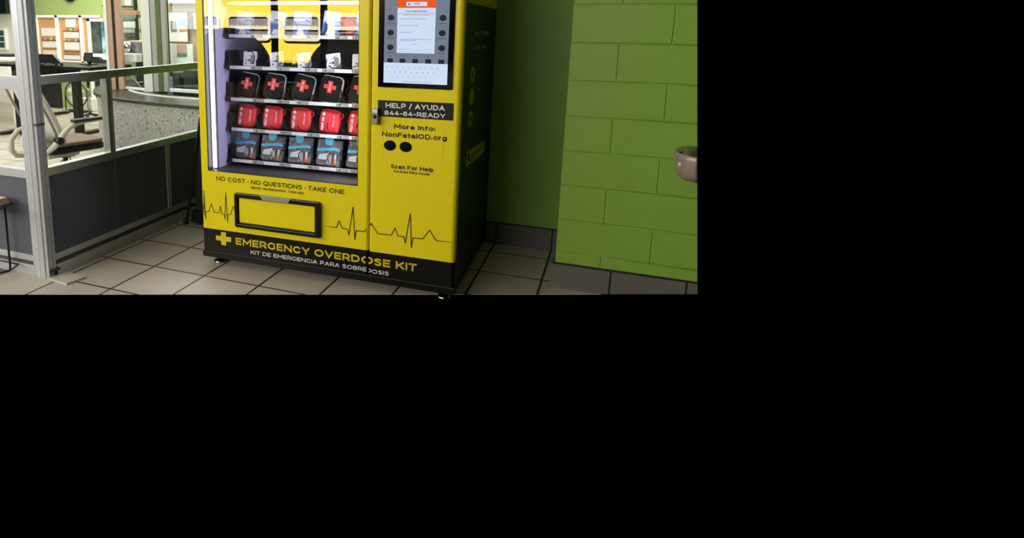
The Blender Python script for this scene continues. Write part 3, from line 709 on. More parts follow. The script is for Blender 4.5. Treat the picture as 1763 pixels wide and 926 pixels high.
# ------------------------------------------------------------------ goods inside the machine (each its own thing)
def good(name, x, y, z, label, cat, group, tilt=0.0, lean=0.0, yaw=0.0):
    o = empty(name); tag(o, label, cat, group)
    o.matrix_world = vmM @ Matrix.Translation((x, y, z)) @ Matrix.Rotation(yaw, 4, 'Z') @ Matrix.Rotation(lean, 4, 'X') @ Matrix.Rotation(tilt, 4, 'Y')
    return o
ORD = ('leftmost', 'second from left', 'third from left', 'fourth from left', 'rightmost')
YG = 0.186
M_BOXW = mat('carton_white', (206, 214, 232), 0.45); M_BOXB = mat('carton_blue', (40, 92, 190), 0.45); M_BOXP = mat('carton_pale_blue', (138, 170, 222), 0.45)
for k, (x0, tl) in enumerate(((0.100, 0.10), (0.286, 0.12), (0.418, 0.06), (0.570, 0.12), (0.738, 0.10))):
    g = good('medicine_carton', x0 + 0.042, YG, tops[1], 'white carton with a blue foot on the top visible shelf, %s' % ORD[k], 'carton', 'blue and white cartons', tl, -0.10)
    w0, h = 0.082, 0.112
    MB().prism(rrect(-w0/2, w0/2, 0, h, 0.002, 2), 'y', 0, 0.030).build('carton', M_BOXW, g)
    MB().box(-w0/2 - 0.0004, w0/2 + 0.0004, -0.0006, 0.0303, 0, 0.052).build('blue_band', M_BOXB, g)
    MB().prism([(-w0/2, 0.052), (w0/2, 0.052), (w0/2, 0.070), (-w0/2, 0.060)], 'y', -0.0005, 0).build('pale_band', M_BOXP, g)
    MB().prism([(-0.022, 0.001), (0.022, 0.001), (0.012, 0.026), (-0.012, 0.026)], 'y', -0.0012, -0.0006).build('white_panel', M_WINK, g)
M_REDC = mat('red_card', (206, 44, 66), 0.45)
g = good('red_packet', 0.712, YG + 0.022, tops[1], 'red flat packet behind the rightmost white carton on the top visible shelf', 'packet', None, -0.05, -0.05)
MB().prism([(-0.026, 0.0), (0.026, 0.0), (0.060, 0.098), (-0.046, 0.103)], 'y', 0, 0.010).build('packet', M_REDC, g, 0.001)
MB().box(-0.020, 0.030, -0.0006, 0.0, 0.060, 0.090).build('printed_panel', mat('pink_card', (226, 110, 124), 0.45), g)
MB().box(-0.022, 0.022, -0.0006, 0.0, 0.036, 0.040).build('white_line', M_WINK, g)

M_PKT = mat('white_pouch', (220, 218, 236), 0.35, vary=0.08, scale=60); M_PKG = mat('grey_print', (120, 120, 136), 0.5, vary=0.5, scale=90); M_PKD = mat('violet_print', (62, 58, 96), 0.5)
for k, (x0, tl) in enumerate(((0.1795, 0.0), (0.333, -0.16), (0.484, -0.16), (0.636, -0.14), (0.765, -0.03))):
    g = good('white_packet', x0, YG, tops[2], 'small white printed packet on the second shelf, %s' % ORD[k], 'packet', 'white packets', tl, -0.14)
    MB().prism(rrect(-0.0365, 0.0365, 0, 0.072, 0.005, 4), 'y', 0, 0.012).build('packet', M_PKT, g, 0.001)
    MB().prism([(0.002, 0.010), (0.028, 0.006), (0.030, 0.050), (0.006, 0.054)], 'y', -0.0006, 0).build('grey_drawing', M_PKG, g)
    b = MB().box(-0.022, 0.000, -0.0006, 0, 0.026, 0.030).box(-0.006, 0.004, -0.0009, 0, 0.022, 0.034).box(-0.024, -0.016, -0.0006, 0, 0.010, 0.018); b.build('violet_mark', M_PKD, g)
    b = MB()
    for j in range(4): b.box(-0.010 + 0.006*j, 0.004 + 0.006*j, -0.0006, 0, 0.046 + 0.004*j, 0.0480 + 0.004*j)
    b.build('fine_print', M_PKG, g)
g = good('small_bottle', 0.424, YG + 0.01, tops[2], 'tiny dark bottle with a yellow band beside a white packet on the second shelf', 'bottle', None)
MB().lathe([(0, 0), (0.010, 0), (0.011, 0.004), (0.011, 0.038), (0.007, 0.046), (0.007, 0.054), (0, 0.054)], (0, 0, 0), 'z', 16).build('bottle', M_PLASTIC, g)
MB().lathe([(0.0113, 0.012), (0.0113, 0.026)], (0, 0, 0), 'z', 16).build('yellow_band', M_YEL2, g)

M_CASE = mat('black_hard_case', (9, 10, 14), 0.6, vary=0.2, scale=140, bump=0.2, spec=0.15); M_ZIP = mat('white_zip_edge', (212, 214, 224), 0.4); M_REDP = mat('red_cross_print', (212, 36, 34), 0.45)
for k, (x0, tl) in enumerate(((0.148, 0.15), (0.302, 0.10), (0.455, 0.20), (0.604, 0.14), (0.757, 0.16))):
    g = good('first_aid_case', x0, YG - 0.006, tops[3], 'black hard case with a red cross on the third shelf, %s' % ORD[k], 'case', 'black first aid cases', tl, -0.16)
    MB().prism(rrect(-0.052, 0.052, 0, 0.124, 0.020, 10), 'y', 0.0, 0.022, 0, False).build('front_shell', M_CASE, g, 0.005, 3)
    MB().prism(rrect(-0.0565, 0.0565, -0.0045, 0.1285, 0.023, 10), 'y', 0.018, 0.032, 0, False).build('zip_edge', M_ZIP, g, 0.001)
    MB().prism(rrect(-0.052, 0.052, 0, 0.124, 0.020, 10), 'y', 0.030, 0.050, 0, False).build('back_shell', M_CASE, g, 0.005, 3)
    cr = MB().prism(cross(0, 0.073, 0.032, 0.029, 0.012, 0.010), 'y', -0.0008, 0.001).build('red_cross', M_REDP, g)
    caps('FIRST AID', cr, 0.004, 0.053, 0.040, 0.0068, M_WINK, y=-0.0014, rot=PI/2, weight=0.22)
M_REDB = mat('red_nylon', (206, 34, 52), 0.55, vary=0.10, scale=40, bump=0.3)
def pouch():
    b = MB(); n, m_ = 12, 12; w0, h, d = 0.112, 0.116, 0.046; vs = []; fs = []
    for sgn in (-1, 1):
        for j in range(m_ + 1):
            for i in range(n + 1):
                u, v = 2*i/n - 1, 2*j/m_ - 1
                k = (1 - abs(u)**4) * (1 - abs(v)**4); sq = 1 - 0.10*abs(u*v)**3
                x = u*w0/2*sq*(1 - 0.04*abs(v)); z = h/2 + v*h/2*sq + 0.002*math.sin(5*u + 2*v)
                vs.append((x, d/2 + sgn*(0.006 + (d/2 - 0.006)*max(k, 0)**0.45), z))
        o = (0 if sgn == -1 else (n+1)*(m_+1))
        for j in range(m_):
            for i in range(n): a = o + j*(n+1) + i; fs.append((a, a+1, a+n+2, a+n+1))
    q = (n+1)*(m_+1)
    border = [i for i in range(n+1)] + [j*(n+1) + n for j in range(1, m_+1)] + [m_*(n+1) + i for i in range(n-1, -1, -1)] + [j*(n+1) for j in range(m_-1, 0, -1)]
    for a, c in zip(border, border[1:] + border[:1]): fs.append((a, c, q + c, q + a))
    b.add(vs, fs, 0, True); return b
pm = None
for k, (x0, tl) in enumerate(((0.148, 0.08), (0.296, 0.06), (0.452, 0.04), (0.606, 0.07), (0.757, 0.06))):
    g = good('first_aid_pouch', x0, YG - 0.012, tops[4], 'red nylon first aid pouch on the fourth shelf, %s' % ORD[k], 'pouch', 'red first aid pouches', tl, -0.13)
    if pm is None: pm = pouch().build('pouch', M_REDB, g, sub=1)
    else:
        c = pm.copy(); C.objects.link(c); c.parent = g
    caps('FIRST AID', g, -0.022, 0.016, 0.062, 0.0130, M_WINK, y=-0.0006, rot=PI/2, weight=0.22)
    caps('SMALL KIT', g, 0.030, 0.038, 0.056, 0.0066, M_WINK, y=-0.0006, rot=PI/2, weight=0.22, name='small_lettering')
    MB().prism(cross(-0.027, 0.0935, 0.009, 0.009, 0.003, 0.003), 'y', -0.0016, 0).build('white_cross', M_WINK, g)
    MB().tube([(0.054 + 0.012*math.cos(a), 0.022, 0.092 + 0.012*math.sin(a)) for a in [2*PI*i/14 for i in range(14)]], 0.0028, 6, closed=True).build('hanging_loop', M_REDB, g)
    MB().tube([(-0.045, 0.018, 0.112), (-0.02, 0.012, 0.1165), (0.03, 0.012, 0.1165), (0.05, 0.018, 0.110)], 0.0024, 6).build('zip', M_REDC, g)
def film(name, col, al):
    m = bpy.data.materials.new(name); m.use_nodes = True; nt = m.node_tree; bs = nt.nodes['Principled BSDF']
    no = nt.nodes.new('ShaderNodeTexNoise'); no.inputs['Scale'].default_value = 28; no.inputs['Detail'].default_value = 5; no.inputs['Distortion'].default_value = 1.4
    tc = nt.nodes.new('ShaderNodeTexCoord'); nt.links.new(tc.outputs['Object'], no.inputs['Vector'])
    rp = nt.nodes.new('ShaderNodeValToRGB'); rp.color_ramp.elements[0].position = 0.35; rp.color_ramp.elements[0].color = (0.04, 0.04, 0.04, 1); rp.color_ramp.elements[1].position = 0.72; rp.color_ramp.elements[1].color = (al, al, al, 1)
    nt.links.new(no.outputs['Fac'], rp.inputs[0]); nt.links.new(rp.outputs[0], bs.inputs['Alpha'])
    bp = nt.nodes.new('ShaderNodeBump'); bp.inputs['Strength'].default_value = 0.8; bp.inputs['Distance'].default_value = 0.01; nt.links.new(no.outputs['Fac'], bp.inputs['Height']); nt.links.new(bp.outputs['Normal'], bs.inputs['Normal'])
    bs.inputs['Base Color'].default_value = lin(col); bs.inputs['Roughness'].default_value = 0.12; return m
M_FILM = film('clear_bag_film', (200, 202, 216), 0.38)
M_CYAN = mat('cyan_label', (44, 164, 206), 0.4); M_GRYC = mat('grey_contents', (52, 52, 56), 0.6, vary=0.35, scale=70); M_ORC = mat('orange_cap', (222, 118, 32), 0.4); M_LEAF = mat('folded_leaflet', (170, 170, 160), 0.6, vary=0.3, scale=90)
for k, (x0, tl) in enumerate(((0.142, 0.03), (0.296, 0.03), (0.452, -0.01), (0.604, 0.05), (0.762, 0.09))):
    g = good('clear_kit_bag', x0, YG - 0.006, tops[5], 'clear zip bag with a blue tab on the lowest shelf, %s' % ORD[k], 'bag', 'clear kit bags', tl, -0.14)
    b = MB(); b.prism([(-0.064, 0.0), (0.064, 0.0), (0.062, 0.130), (-0.062, 0.130)], 'y', 0.0, 0.034); b.build('bag_film', M_FILM, g, 0.006, 3)
    MB().prism([(-0.022, 0.146), (0.022, 0.146), (0.022, 0.118), (0.016, 0.107), (0.006, 0.103), (-0.006, 0.103), (-0.016, 0.107), (-0.022, 0.118)], 'y', -0.003, -0.0015).build('blue_tab', M_CYAN, g)
    MB().prism([(-0.061, 0.083), (-0.02, 0.088), (0.03, 0.094), (0.060, 0.090), (0.060, 0.078), (0.03, 0.081), (-0.02, 0.074), (-0.061, 0.068)], 'y', -0.002, -0.0005).build('blue_zip_band', M_CYAN, g)
    MB().box(-0.056, 0.050, 0.012, 0.026, 0.004, 0.066).build('grey_pack', M_GRYC, g, 0.004)
    MB().prism([(-0.050, 0.052), (0.000, 0.066), (-0.012, 0.030), (-0.054, 0.030)], 'y', 0.004, 0.007).build('foil_sachet', M_ZIP, g)
    MB().box(-0.008, 0.016, 0.004, 0.009, 0.012, 0.056).build('folded_leaflet', M_LEAF, g)
    b = MB().lathe([(0, 0), (0.0085, 0), (0.0085, 0.022), (0, 0.022)], (0.036, 0.006, 0.008), 'z', 14).build('orange_cap', M_ORC, g)
    MB().lathe([(0.006, 0.022), (0.006, 0.05), (0, 0.056)], (0.036, 0.006, 0.008), 'z', 12).build('clear_vial', M_ZIP, g)

# ------------------------------------------------------------------ things in the lobby
# drinking fountain on the right pillar, modelled as far as the pillar goes
df = empty('drinking_fountain', (2.40, YR, 0.66)); tag(df, 'steel wall mounted drinking fountain bowl on the green block pillar', 'drinking fountain')
Ld = Matrix.Translation(-Vector(df.location))
def fx_end(z): return at(1200.6, 253 + (1.2148 - z)*300, 'y', 0.75).x
b = MB()
def bowl_outline(s, z):
    pts = []; cx, rx, ry = 2.452, 0.122*s, 0.150*s; n = 16
    for k in range(n + 1):
        a = PI/2 + PI*k/n
        # squarish round end
        ca, sa = math.cos(a), math.sin(a)
        pts.append((cx + rx*math.copysign(abs(ca)**0.75, ca) - 0.0, 0.722 + ry*0.9*math.copysign(abs(sa)**0.85, sa) , z))
    return pts
levels = [(0.80, 0.615), (0.93, 0.632), (0.985, 0.655), (1.0, 0.700), (1.0, 0.716), (0.97, 0.7195)]
levels2 = [(0.965, 0.7200), (0.90, 0.712), (0.66, 0.690), (0.30, 0.682)]
rows = [[Vector(p) for p in bowl_outline(s, z)] for s, z in levels]
n = len(rows[0]); vs = [p for r in rows for p in r]; fs = []
for i in range(len(rows) - 1):
    for k in range(n - 1): fs.append((i*n+k, i*n+k+1, (i+1)*n+k+1, (i+1)*n+k))
fs.append([k for k in range(n)][::-1]); fs.append([(len(rows)-1)*n + k for k in range(n)])
b.add(vs, fs, 0, True)
o = b.build('bowl', mat('fountain_steel', (158, 138, 130), 0.38, 0.25), df); o.data.transform(Ld)
def cut(o):
    for v in o.data.vertices: v.co += df.location
    trim_right(o)
    for v in o.data.vertices: v.co -= df.location
p1, p2 = at(1200.6, 200, 'y', 0.72), at(1200.6, 320, 'y', 0.72)
def trim_f(o):
    nn = (p1 - CAM).cross(p2 - CAM).normalized(); nn = nn if nn.x > 0 else -nn
    bm = bmesh.new(); bm.from_mesh(o.data)
    bmesh.ops.bisect_plane(bm, geom=bm.verts[:] + bm.edges[:] + bm.faces[:], plane_co=p1 - df.location, plane_no=nn, clear_outer=True)
    bmesh.ops.holes_fill(bm, edges=[e for e in bm.edges if e.is_boundary], sides=0); bmesh.ops.recalc_face_normals(bm, faces=bm.faces)
    bm.to_mesh(o.data); bm.free()
trim_f(o)
rows = [[Vector(p) for p in bowl_outline(s, z)] for s, z in levels2]; b = MB()
vs = [p for r in rows for p in r]; fs = [(i*n+k, i*n+k+1, (i+1)*n+k+1, (i+1)*n+k) for i in range(len(rows)-1) for k in range(n-1)]
fs.append([(len(rows)-1)*n + k for k in range(n)]); b.add(vs, fs, 0, True)
o = b.build('basin', mat('green_tinted_steel', (120, 128, 112), 0.12, 0.95), df); o.data.transform(Ld); trim_f(o)  # the green wall's reflection is partly tinted into the steel colour
o = MB().box(2.375, 2.47, 0.800, YR + 0.004, 0.625, 0.668).build('wall_bracket', mat('fountain_steel', (158, 138, 130), 0.38, 0.25), df); o.data.transform(Ld); trim_f(o)
pb = MB().lathe([(0.0, -0.004), (0.015, -0.003), (0.019, 0.0), (0.019, 0.004)], (2.349, 0.640, 0.672), 'y', 24, ex=0.75, ey=1.15)
o = pb.build('push_button', mat('fountain_steel', (158, 138, 130), 0.38, 0.25), df); o.data.transform(Ld)

# cardboard pad under the post
cb = MB().prism([(-0.395, -0.030), (-0.215, -0.052), (-0.195, 0.050), (-0.34, 0.060), (-0.385, 0.040)], 'z', 0.0, 0.010).build('cardboard_pad', mat('worn_cardboard', (176, 167, 152), 0.8, vary=0.12, scale=25), None)
tag(cb, 'flat worn cardboard pad on the floor at the foot of the partition corner post', 'cardboard')

# wire leaflet rack at the left
rk = empty('wire_rack', (-0.695, -0.17, 0.0)); tag(rk, 'black wire leaflet rack in front of the grey panel at the left edge', 'rack')
Lr = Vector((0.66, 0.17, 0.0))
def R(mb, name, m): o = mb.build(name, m, rk); o.location = Lr; return o
arc = lambda c, r, a0, a1, n, y: [(c[0] + r*math.cos(a0 + (a1-a0)*k/n), y, c[1] + r*math.sin(a0 + (a1-a0)*k/n)) for k in range(n+1)]
for yy, x1 in ((-0.160, -0.505), (-0.05, -0.545)):
    R(MB().tube([(x1, yy, 0.372), (x1, yy, 0.36), (x1 - 0.002, yy, 0.030), (x1 - 0.008, yy, 0.012), (x1 - 0.022, yy, 0.006), (x1 - 0.24, yy, 0.006), (x1 - 0.255, yy, 0.012), (x1 - 0.262, yy, 0.030), (x1 - 0.262, yy, 0.62)], 0.0052, 8), 'wire_leg', M_BLKM)
for zz in (0.050, 0.36):
    R(MB().tube([(-0.79, -0.165, zz), (-0.485, -0.165, zz), (-0.475, -0.10, zz), (-0.50, -0.04, zz), (-0.79, -0.04, zz)], 0.0042, 8, closed=True), 'wire_hoop', M_BLKM)
R(MB().box(-0.79, -0.500, -0.158, -0.05, 0.362, 0.366), 'leaflet_tray', M_BLKM)
lf = MB()
for k in range(6): lf.box(-0.815 - 0.002*k, -0.529 - 0.003*k, -0.150 + 0.004*k, -0.06, 0.3665 + 0.0045*k, 0.3702 + 0.0045*k, k % 2)
lfo = lf.build('leaflet_stack', [mat('tan_leaflet', (170, 132, 96), 0.6), mat('cream_leaflet', (206, 190, 168), 0.6)])
tag(lfo, 'stack of tan leaflets on the tray of the black wire rack', 'leaflets')

# folded sign stand between partition and machine
sg = empty('folding_sign', (-0.10, 0.96, 0.0)); tag(sg, 'folded black sign stand leaning in the gap left of the vending machine', 'sign stand')
Ls = -Vector(sg.location)
def G(mb, name, m, bev=0.0): o = mb.build(name, m, sg, bev); o.location = Ls; return o
G(MB().tube([(-0.270, 0.935, 0.012), (-0.255, 0.938, 0.10), (-0.165, 0.965, 0.66), (-0.14, 0.968, 0.70), (0.02, 0.968, 0.70), (0.05, 0.965, 0.66), (0.05, 0.938, 0.10), (0.05, 0.935, 0.012)], 0.0085, 8), 'leg_frame', M_BLKM)
G(MB().tube([(-0.290 + 0.016 + 0.016*math.cos(a), 0.934, 0.022 + 0.020*math.sin(a)) for a in [2*PI*i/16 for i in range(16)]], 0.005, 6, closed=True), 'foot_loop', M_BLKM)
G(MB().prism([(-0.222, 0.10), (0.045, 0.10), (0.045, 0.66), (-0.150, 0.66)], 'y', 0.955, 0.963), 'sign_board', mat('dark_sign_board', (34, 38, 34), 0.5))
G(MB().box(-0.245, 0.10, 0.945, 1.06, 0.014, 0.092).box(-0.22, -0.20, 0.95, 0.97, 0.0, 0.014).box(0.06, 0.08, 0.95, 0.97, 0.0, 0.014), 'base_box', M_PLASTIC, 0.006)

# ------------------------------------------------------------------ office behind the glass
YW = 4.75
struct(MB().box(-6.15, -2.2, YW, YW + 0.1, 0.0, 2.6).build('wall_office', M_GREENW))
struct(MB().box(-7.4, -6.15, YW, YW + 0.1, 0.0, 2.6).build('wall_office_side', M_WHITE))

def atw(u, v, y=YW): p = at(u, v, 'y', y); return p
def rect_on(u0, v0, u1, v1, y):
    a, b_ = at(u0, v0, 'y', y), at(u1, v1, 'y', y); return a.x, b_.x, b_.z, a.z
# clock
cp = at(121, -13.5, 'y', YW)
ck = empty('wall_clock', (cp.x, YW, cp.z)); tag(ck, 'round black rimmed clock on the far green wall, above the pinboards', 'clock')
MB().lathe([(0.0, -0.004), (0.105, -0.004), (0.105, -0.022)], (0, 0, 0), 'y', 36).build('clock_face', M_WINK, ck)
MB().lathe([(0.102, -0.001), (0.128, -0.001), (0.131, -0.030), (0.108, -0.034), (0.102, -0.022)], (0, 0, 0), 'y', 36).build('clock_rim', M_PLASTIC, ck)
MB().box(-0.004, 0.004, -0.027, -0.024, 0, 0.075).box(-0.004, 0.055, -0.027, -0.024, -0.004, 0.004).build('clock_hand', M_INK, ck)
# pinboard cabinets
bx0, bx1, bz0, bz1 = rect_on(62, 26, 176, 104, YW - 0.05)
bz0 = at(120, 110, 'y', YW - 0.05).z
pin = empty('notice_cabinet', (bx0, YW - 0.05, bz0)); tag(pin, 'white framed three door notice cabinet with leaflet pockets on the far green wall', 'notice board')
def NP(mb, name, m, bev=0.0): o = mb.build(name, m, pin, bev); o.location = -Vector(pin.location); return o
M_CORK = mat('cork', (196, 146, 96), 0.85, vary=0.15, scale=40)
M_FRAME = mat('white_frame', (236, 234, 228), 0.4)
X = [at(u, 60, 'y', YW - 0.05).x for u in (66.5, 99.5, 138.5)] + [bx1]
xl = at(64, 60, 'y', YW - 0.05).x
NP(MB().box(xl, bx1, YW - 0.03, YW - 0.002, bz0, bz1), 'cork_back', M_CORK)
b = MB().box(xl, bx1, YW - 0.06, YW - 0.02, bz1 - 0.035, bz1).box(xl, at(147, 60, 'y', YW-0.05).x, YW - 0.06, YW - 0.02, bz0, bz0 + 0.045)
for u, wd in ((65, 0.035), (99.7, 0.055), (141, 0.055)):
    x = at(u, 68, 'y', YW - 0.05).x; b.box(x - wd/2, x + wd/2, YW - 0.06, YW - 0.02, bz0, bz1)
NP(b, 'cabinet_frame', M_FRAME, 0.003)
M_PAPER = mat('paper', (224, 218, 214), 0.6, vary=0.08, scale=60)
cols = [(226, 196, 60), (214, 96, 72), (120, 110, 150), (96, 140, 110), (222, 150, 96)]
M_LEAFS = [mat('leaflet_%d' % i, c, 0.6) for i, c in enumerate(cols)]
def paper(u0, v0, u1, v1, m, label, name='notice_sheet', group='notices in the white cabinet'):
    x0, x1, z0, z1 = rect_on(u0, v0, u1, v1, YW - 0.034)
    o = MB().box(x0, x1, YW - 0.036, YW - 0.031, z0, z1).build(name, m); tag(o, label, 'notice', group); return o
paper(71, 48, 97, 62, M_PAPER, 'pale sheets pinned in the left cabinet bay, above the coloured leaflets')
paper(73, 70, 99, 82, M_PAPER, 'pale leaflets in the pocket of the left cabinet bay')
paper(74, 85, 100, 96, mat('peach_sheet', (232, 202, 176), 0.6), 'peach sheets at the bottom of the left cabinet bay')
paper(112, 32, 131, 47, M_PAPER, 'white printed page pinned at the top of the middle cabinet bay')
paper(109.5, 54.5, 136, 65.5, M_PAPER, 'pale leaflets in the upper pocket of the middle cabinet bay')
paper(110.5, 72, 137, 86, M_PAPER, 'pale leaflets in the central pocket of the middle cabinet bay')
paper(110, 94, 138, 102.5, M_PAPER, 'pale sheets in the lowest pocket of the middle cabinet bay')
for u0, v0, u1, v1, txt in ((72, 64, 99, 69, 'row of coloured leaflet tops in the left cabinet bay'), (109, 49, 136, 53.5, 'row of coloured leaflet tops high in the middle cabinet bay'), (110, 67, 137, 71, 'row of coloured leaflet tops midway in the middle cabinet bay')):
    x0, x1, z0, z1 = rect_on(u0, v0, u1, v1, YW - 0.034); b = MB(); q = 7
    for k in range(q): b.box(x0 + (x1-x0)*k/q, x0 + (x1-x0)*(k+1)/q, YW - 0.042, YW - 0.031, z0, z1 - 0.006*(k % 2), (k*2 + int(u0)) % 5)
    tag(b.build('coloured_leaflets', M_LEAFS), txt, 'leaflets')
b = MB()
for u0, v, u1 in ((73, 69.5, 99), (74, 84, 99), (109, 53, 136.5), (110, 70.5, 137), (110, 88, 137.5), (110, 93, 137.5), (111, 104, 138)):
    x0, x1, z0, z1 = rect_on(u0, v - 0.5, u1, v + 0.9, YW - 0.034); b.box(x0, x1, YW - 0.048, YW - 0.031, z0, z1)
NP(b, 'pocket_rail', mat('dark_pocket_rail', (92, 84, 80), 0.5))
# glazed door in the far wall
dx0, dx1 = at(157, 60, 'y', YW).x, at(190, 60, 'y', YW).x; dz1 = at(160, 32, 'y', YW).z
dr = struct(empty('door_1', (dx0, YW - 0.02, 0.0)))
b = MB().box(dx0 - 0.02, dx0 + 0.035, YW - 0.05, YW - 0.005, 0.0, dz1).box(dx0 - 0.02, dx1 + 0.04, YW - 0.05, YW - 0.005, dz1 - 0.04, dz1).box(dx0, dx1, YW - 0.05, YW - 0.005, 0.0, 0.16)
o = b.build('door_frame', M_FRAME, dr, 0.003); o.location = -Vector(dr.location)
def view_mat():  # daylight outside is a glow and mottled colour put into the pane
    m = bpy.data.materials.new('glowing_view_pane'); m.use_nodes = True; nt = m.node_tree; bs = nt.nodes['Principled BSDF']
    tc = nt.nodes.new('ShaderNodeTexCoord'); no = nt.nodes.new('ShaderNodeTexNoise'); no.inputs['Scale'].default_value = 6; no.inputs['Detail'].default_value = 3
    nt.links.new(tc.outputs['Object'], no.inputs['Vector']); rp = nt.nodes.new('ShaderNodeValToRGB')
    e = rp.color_ramp.elements; e[0].position = 0.34; e[0].color = lin((58, 92, 112)); e[1].position = 0.66; e[1].color = lin((150, 184, 198))
    x = e.new(0.5); x.color = lin((104, 140, 150))
    nt.links.new(no.outputs['Fac'], rp.inputs[0]); nt.links.new(rp.outputs[0], bs.inputs['Base Color']); nt.links.new(rp.outputs[0], bs.inputs['Emission Color']); bs.inputs['Emission Strength'].default_value = 0.8; bs.inputs['Roughness'].default_value = 0.1
    return m
M_VIEW = view_mat(); M_VIEWD = mat('dark_door_glass', (36, 52, 58), 0.1, vary=0.3, scale=6)
zz = at(170, 92, 'y', YW).z
o = MB().box(dx0 + 0.035, dx1, YW - 0.03, YW - 0.02, zz, dz1 - 0.04).build('door_pane', M_VIEW, dr); o.location = -Vector(dr.location)
o = MB().box(dx0 + 0.035, dx1, YW - 0.03, YW - 0.02, 0.16, zz - 0.08).build('door_pane', M_VIEWD, dr); o.location = -Vector(dr.location)
o = MB().box(dx0 + 0.035, dx1, YW - 0.032, YW - 0.018, zz - 0.08, zz).build('door_crossbar', M_FRAME, dr); o.location = -Vector(dr.location)
# white side: window and wall screen
wx0, wx1, wz0, wz1 = rect_on(-20, 52, 12.5, 82, YW)
wn = struct(empty('window_1', (wx0, YW, wz0)))
o = MB().box(wx0, wx1, YW - 0.03, YW - 0.002, wz0, wz1).build('window_pane', mat('grey_window_glass', (66, 86, 84), 0.15, vary=0.35, scale=5), wn); o.location = -Vector(wn.location)
b = MB(); b.box(wx0 - 0.03, wx1 + 0.03, YW - 0.04, YW, wz1, wz1 + 0.03).box(wx0 - 0.03, wx1 + 0.03, YW - 0.04, YW, wz0 - 0.03, wz0).box(wx1, wx1 + 0.03, YW - 0.04, YW, wz0, wz1)
for k in (1, 2): b.box(wx0, wx1, YW - 0.036, YW - 0.004, wz0 + (wz1-wz0)*k/3 - 0.006, wz0 + (wz1-wz0)*k/3 + 0.006)
o = b.build('window_frame', M_FRAME, wn); o.location = -Vector(wn.location)
tx0, tx1, tz0, tz1 = rect_on(-30, -14, 13.5, 24, YW - 0.2)
tv = empty('wall_screen', (tx0, YW - 0.2, tz0)); tag(tv, 'black flat screen hung high on the white office wall, at the top left corner', 'screen')
o = MB().box(tx0, tx1, YW - 0.22, YW - 0.16, tz0, tz1).build('casing', M_PLASTIC, tv, 0.006); o.location = -Vector(tv.location)
o = MB().box(tx0 + 0.02, tx1 - 0.02, YW - 0.223, YW - 0.219, tz0 + 0.03, tz1 - 0.02).build('display', mat('dark_display', (16, 30, 30), 0.15), tv); o.location = -Vector(tv.location)
o = MB().box(tx0 + 0.2, tx1 - 0.2, YW - 0.16, YW, tz0 + 0.1, tz1 - 0.1).build('wall_mount', M_BLKM, tv); o.location = -Vector(tv.location)

# black standing desk with its sign
DY = 3.05
tz = at(130, 113, 'y', DY - 0.1).z
dk = empty('office_desk', (-3.5, DY, 0)); tag(dk, 'black office desk on column legs behind the partition glass', 'desk')
def D(mb, name, m, bev=0.0): o = mb.build(name, m, dk, bev); o.location = -Vector(dk.location); return o
xr = at(162, 115, 'y', DY - 0.2).x
D(MB().box(-4.3, xr, DY - 0.26, DY + 0.34, tz - 0.026, tz), 'desk_top', mat('gloss_black_top', (12, 12, 13), 0.32, spec=0.3), 0.004)
lx = at(135, 190, 'y', DY).x
for x, yy in ((lx, DY), (-4.06, DY - 0.06)):
    D(MB().box(x - 0.034, x + 0.034, yy - 0.04, yy + 0.04, 0.03, tz - 0.02), 'desk_leg', M_BLKM, 0.004)
    D(MB().box(x - 0.045, x + 0.045, yy - 0.30, yy + 0.30, 0.0, 0.03), 'desk_foot', M_BLKM, 0.008)
D(MB().box(-4.06, lx, DY - 0.03, DY + 0.03, tz - 0.13, tz - 0.05), 'cross_beam', M_BLKM)
px1, pz0 = at(105, 160, 'y', DY + 0.06).x, at(105, 186, 'y', DY + 0.06).z
D(MB().box(-3.95, px1, DY + 0.04, DY + 0.075, pz0, tz - 0.03), 'modesty_panel', mat('black_panel', (20, 18, 17), 0.5))
# sign block on the desk
sx0, sx1 = at(60, 100, 'y', DY - 0.22).x, at(104.5, 110, 'y', DY - 0.22).x; sxm = at(90, 94, 'y', DY - 0.22).x; sz1 = at(80, 93.5, 'y', DY - 0.22).z
zt_ = tz
sb = empty('desk_sign', (sx0, DY - 0.2, zt_)); tag(sb, 'black block sign with pale letters standing on the black desk', 'sign')
o = MB().prism([(sx0 - 0.2, zt_ - 0.0), (sx1, zt_ - 0.0), (sx1, zt_ + 0.03), (sxm, sz1), (sx0 - 0.2, sz1)], 'y', DY - 0.22, DY - 0.19).build('sign_block', M_PLASTIC, sb); o.location = -Vector(sb.location)
D(MB().box(sx0 - 0.2, sx1, DY - 0.262, DY - 0.252, tz - 0.11, tz - 0.001), 'front_skirt', mat('gloss_black_top', (12, 12, 13), 0.32, spec=0.3))
zb = at(85, 112.3, 'y', DY - 0.22).z
caps('STATION 2', sb, at(50.5, 112, 'y', DY - 0.224).x - sx0, 0.006, at(104, 112, 'y', DY - 0.224).x - at(50.5, 112, 'y', DY - 0.224).x, 0.017, mat('pale_letters', (190, 180, 160), 0.5), y=-0.026, weight=0.2)
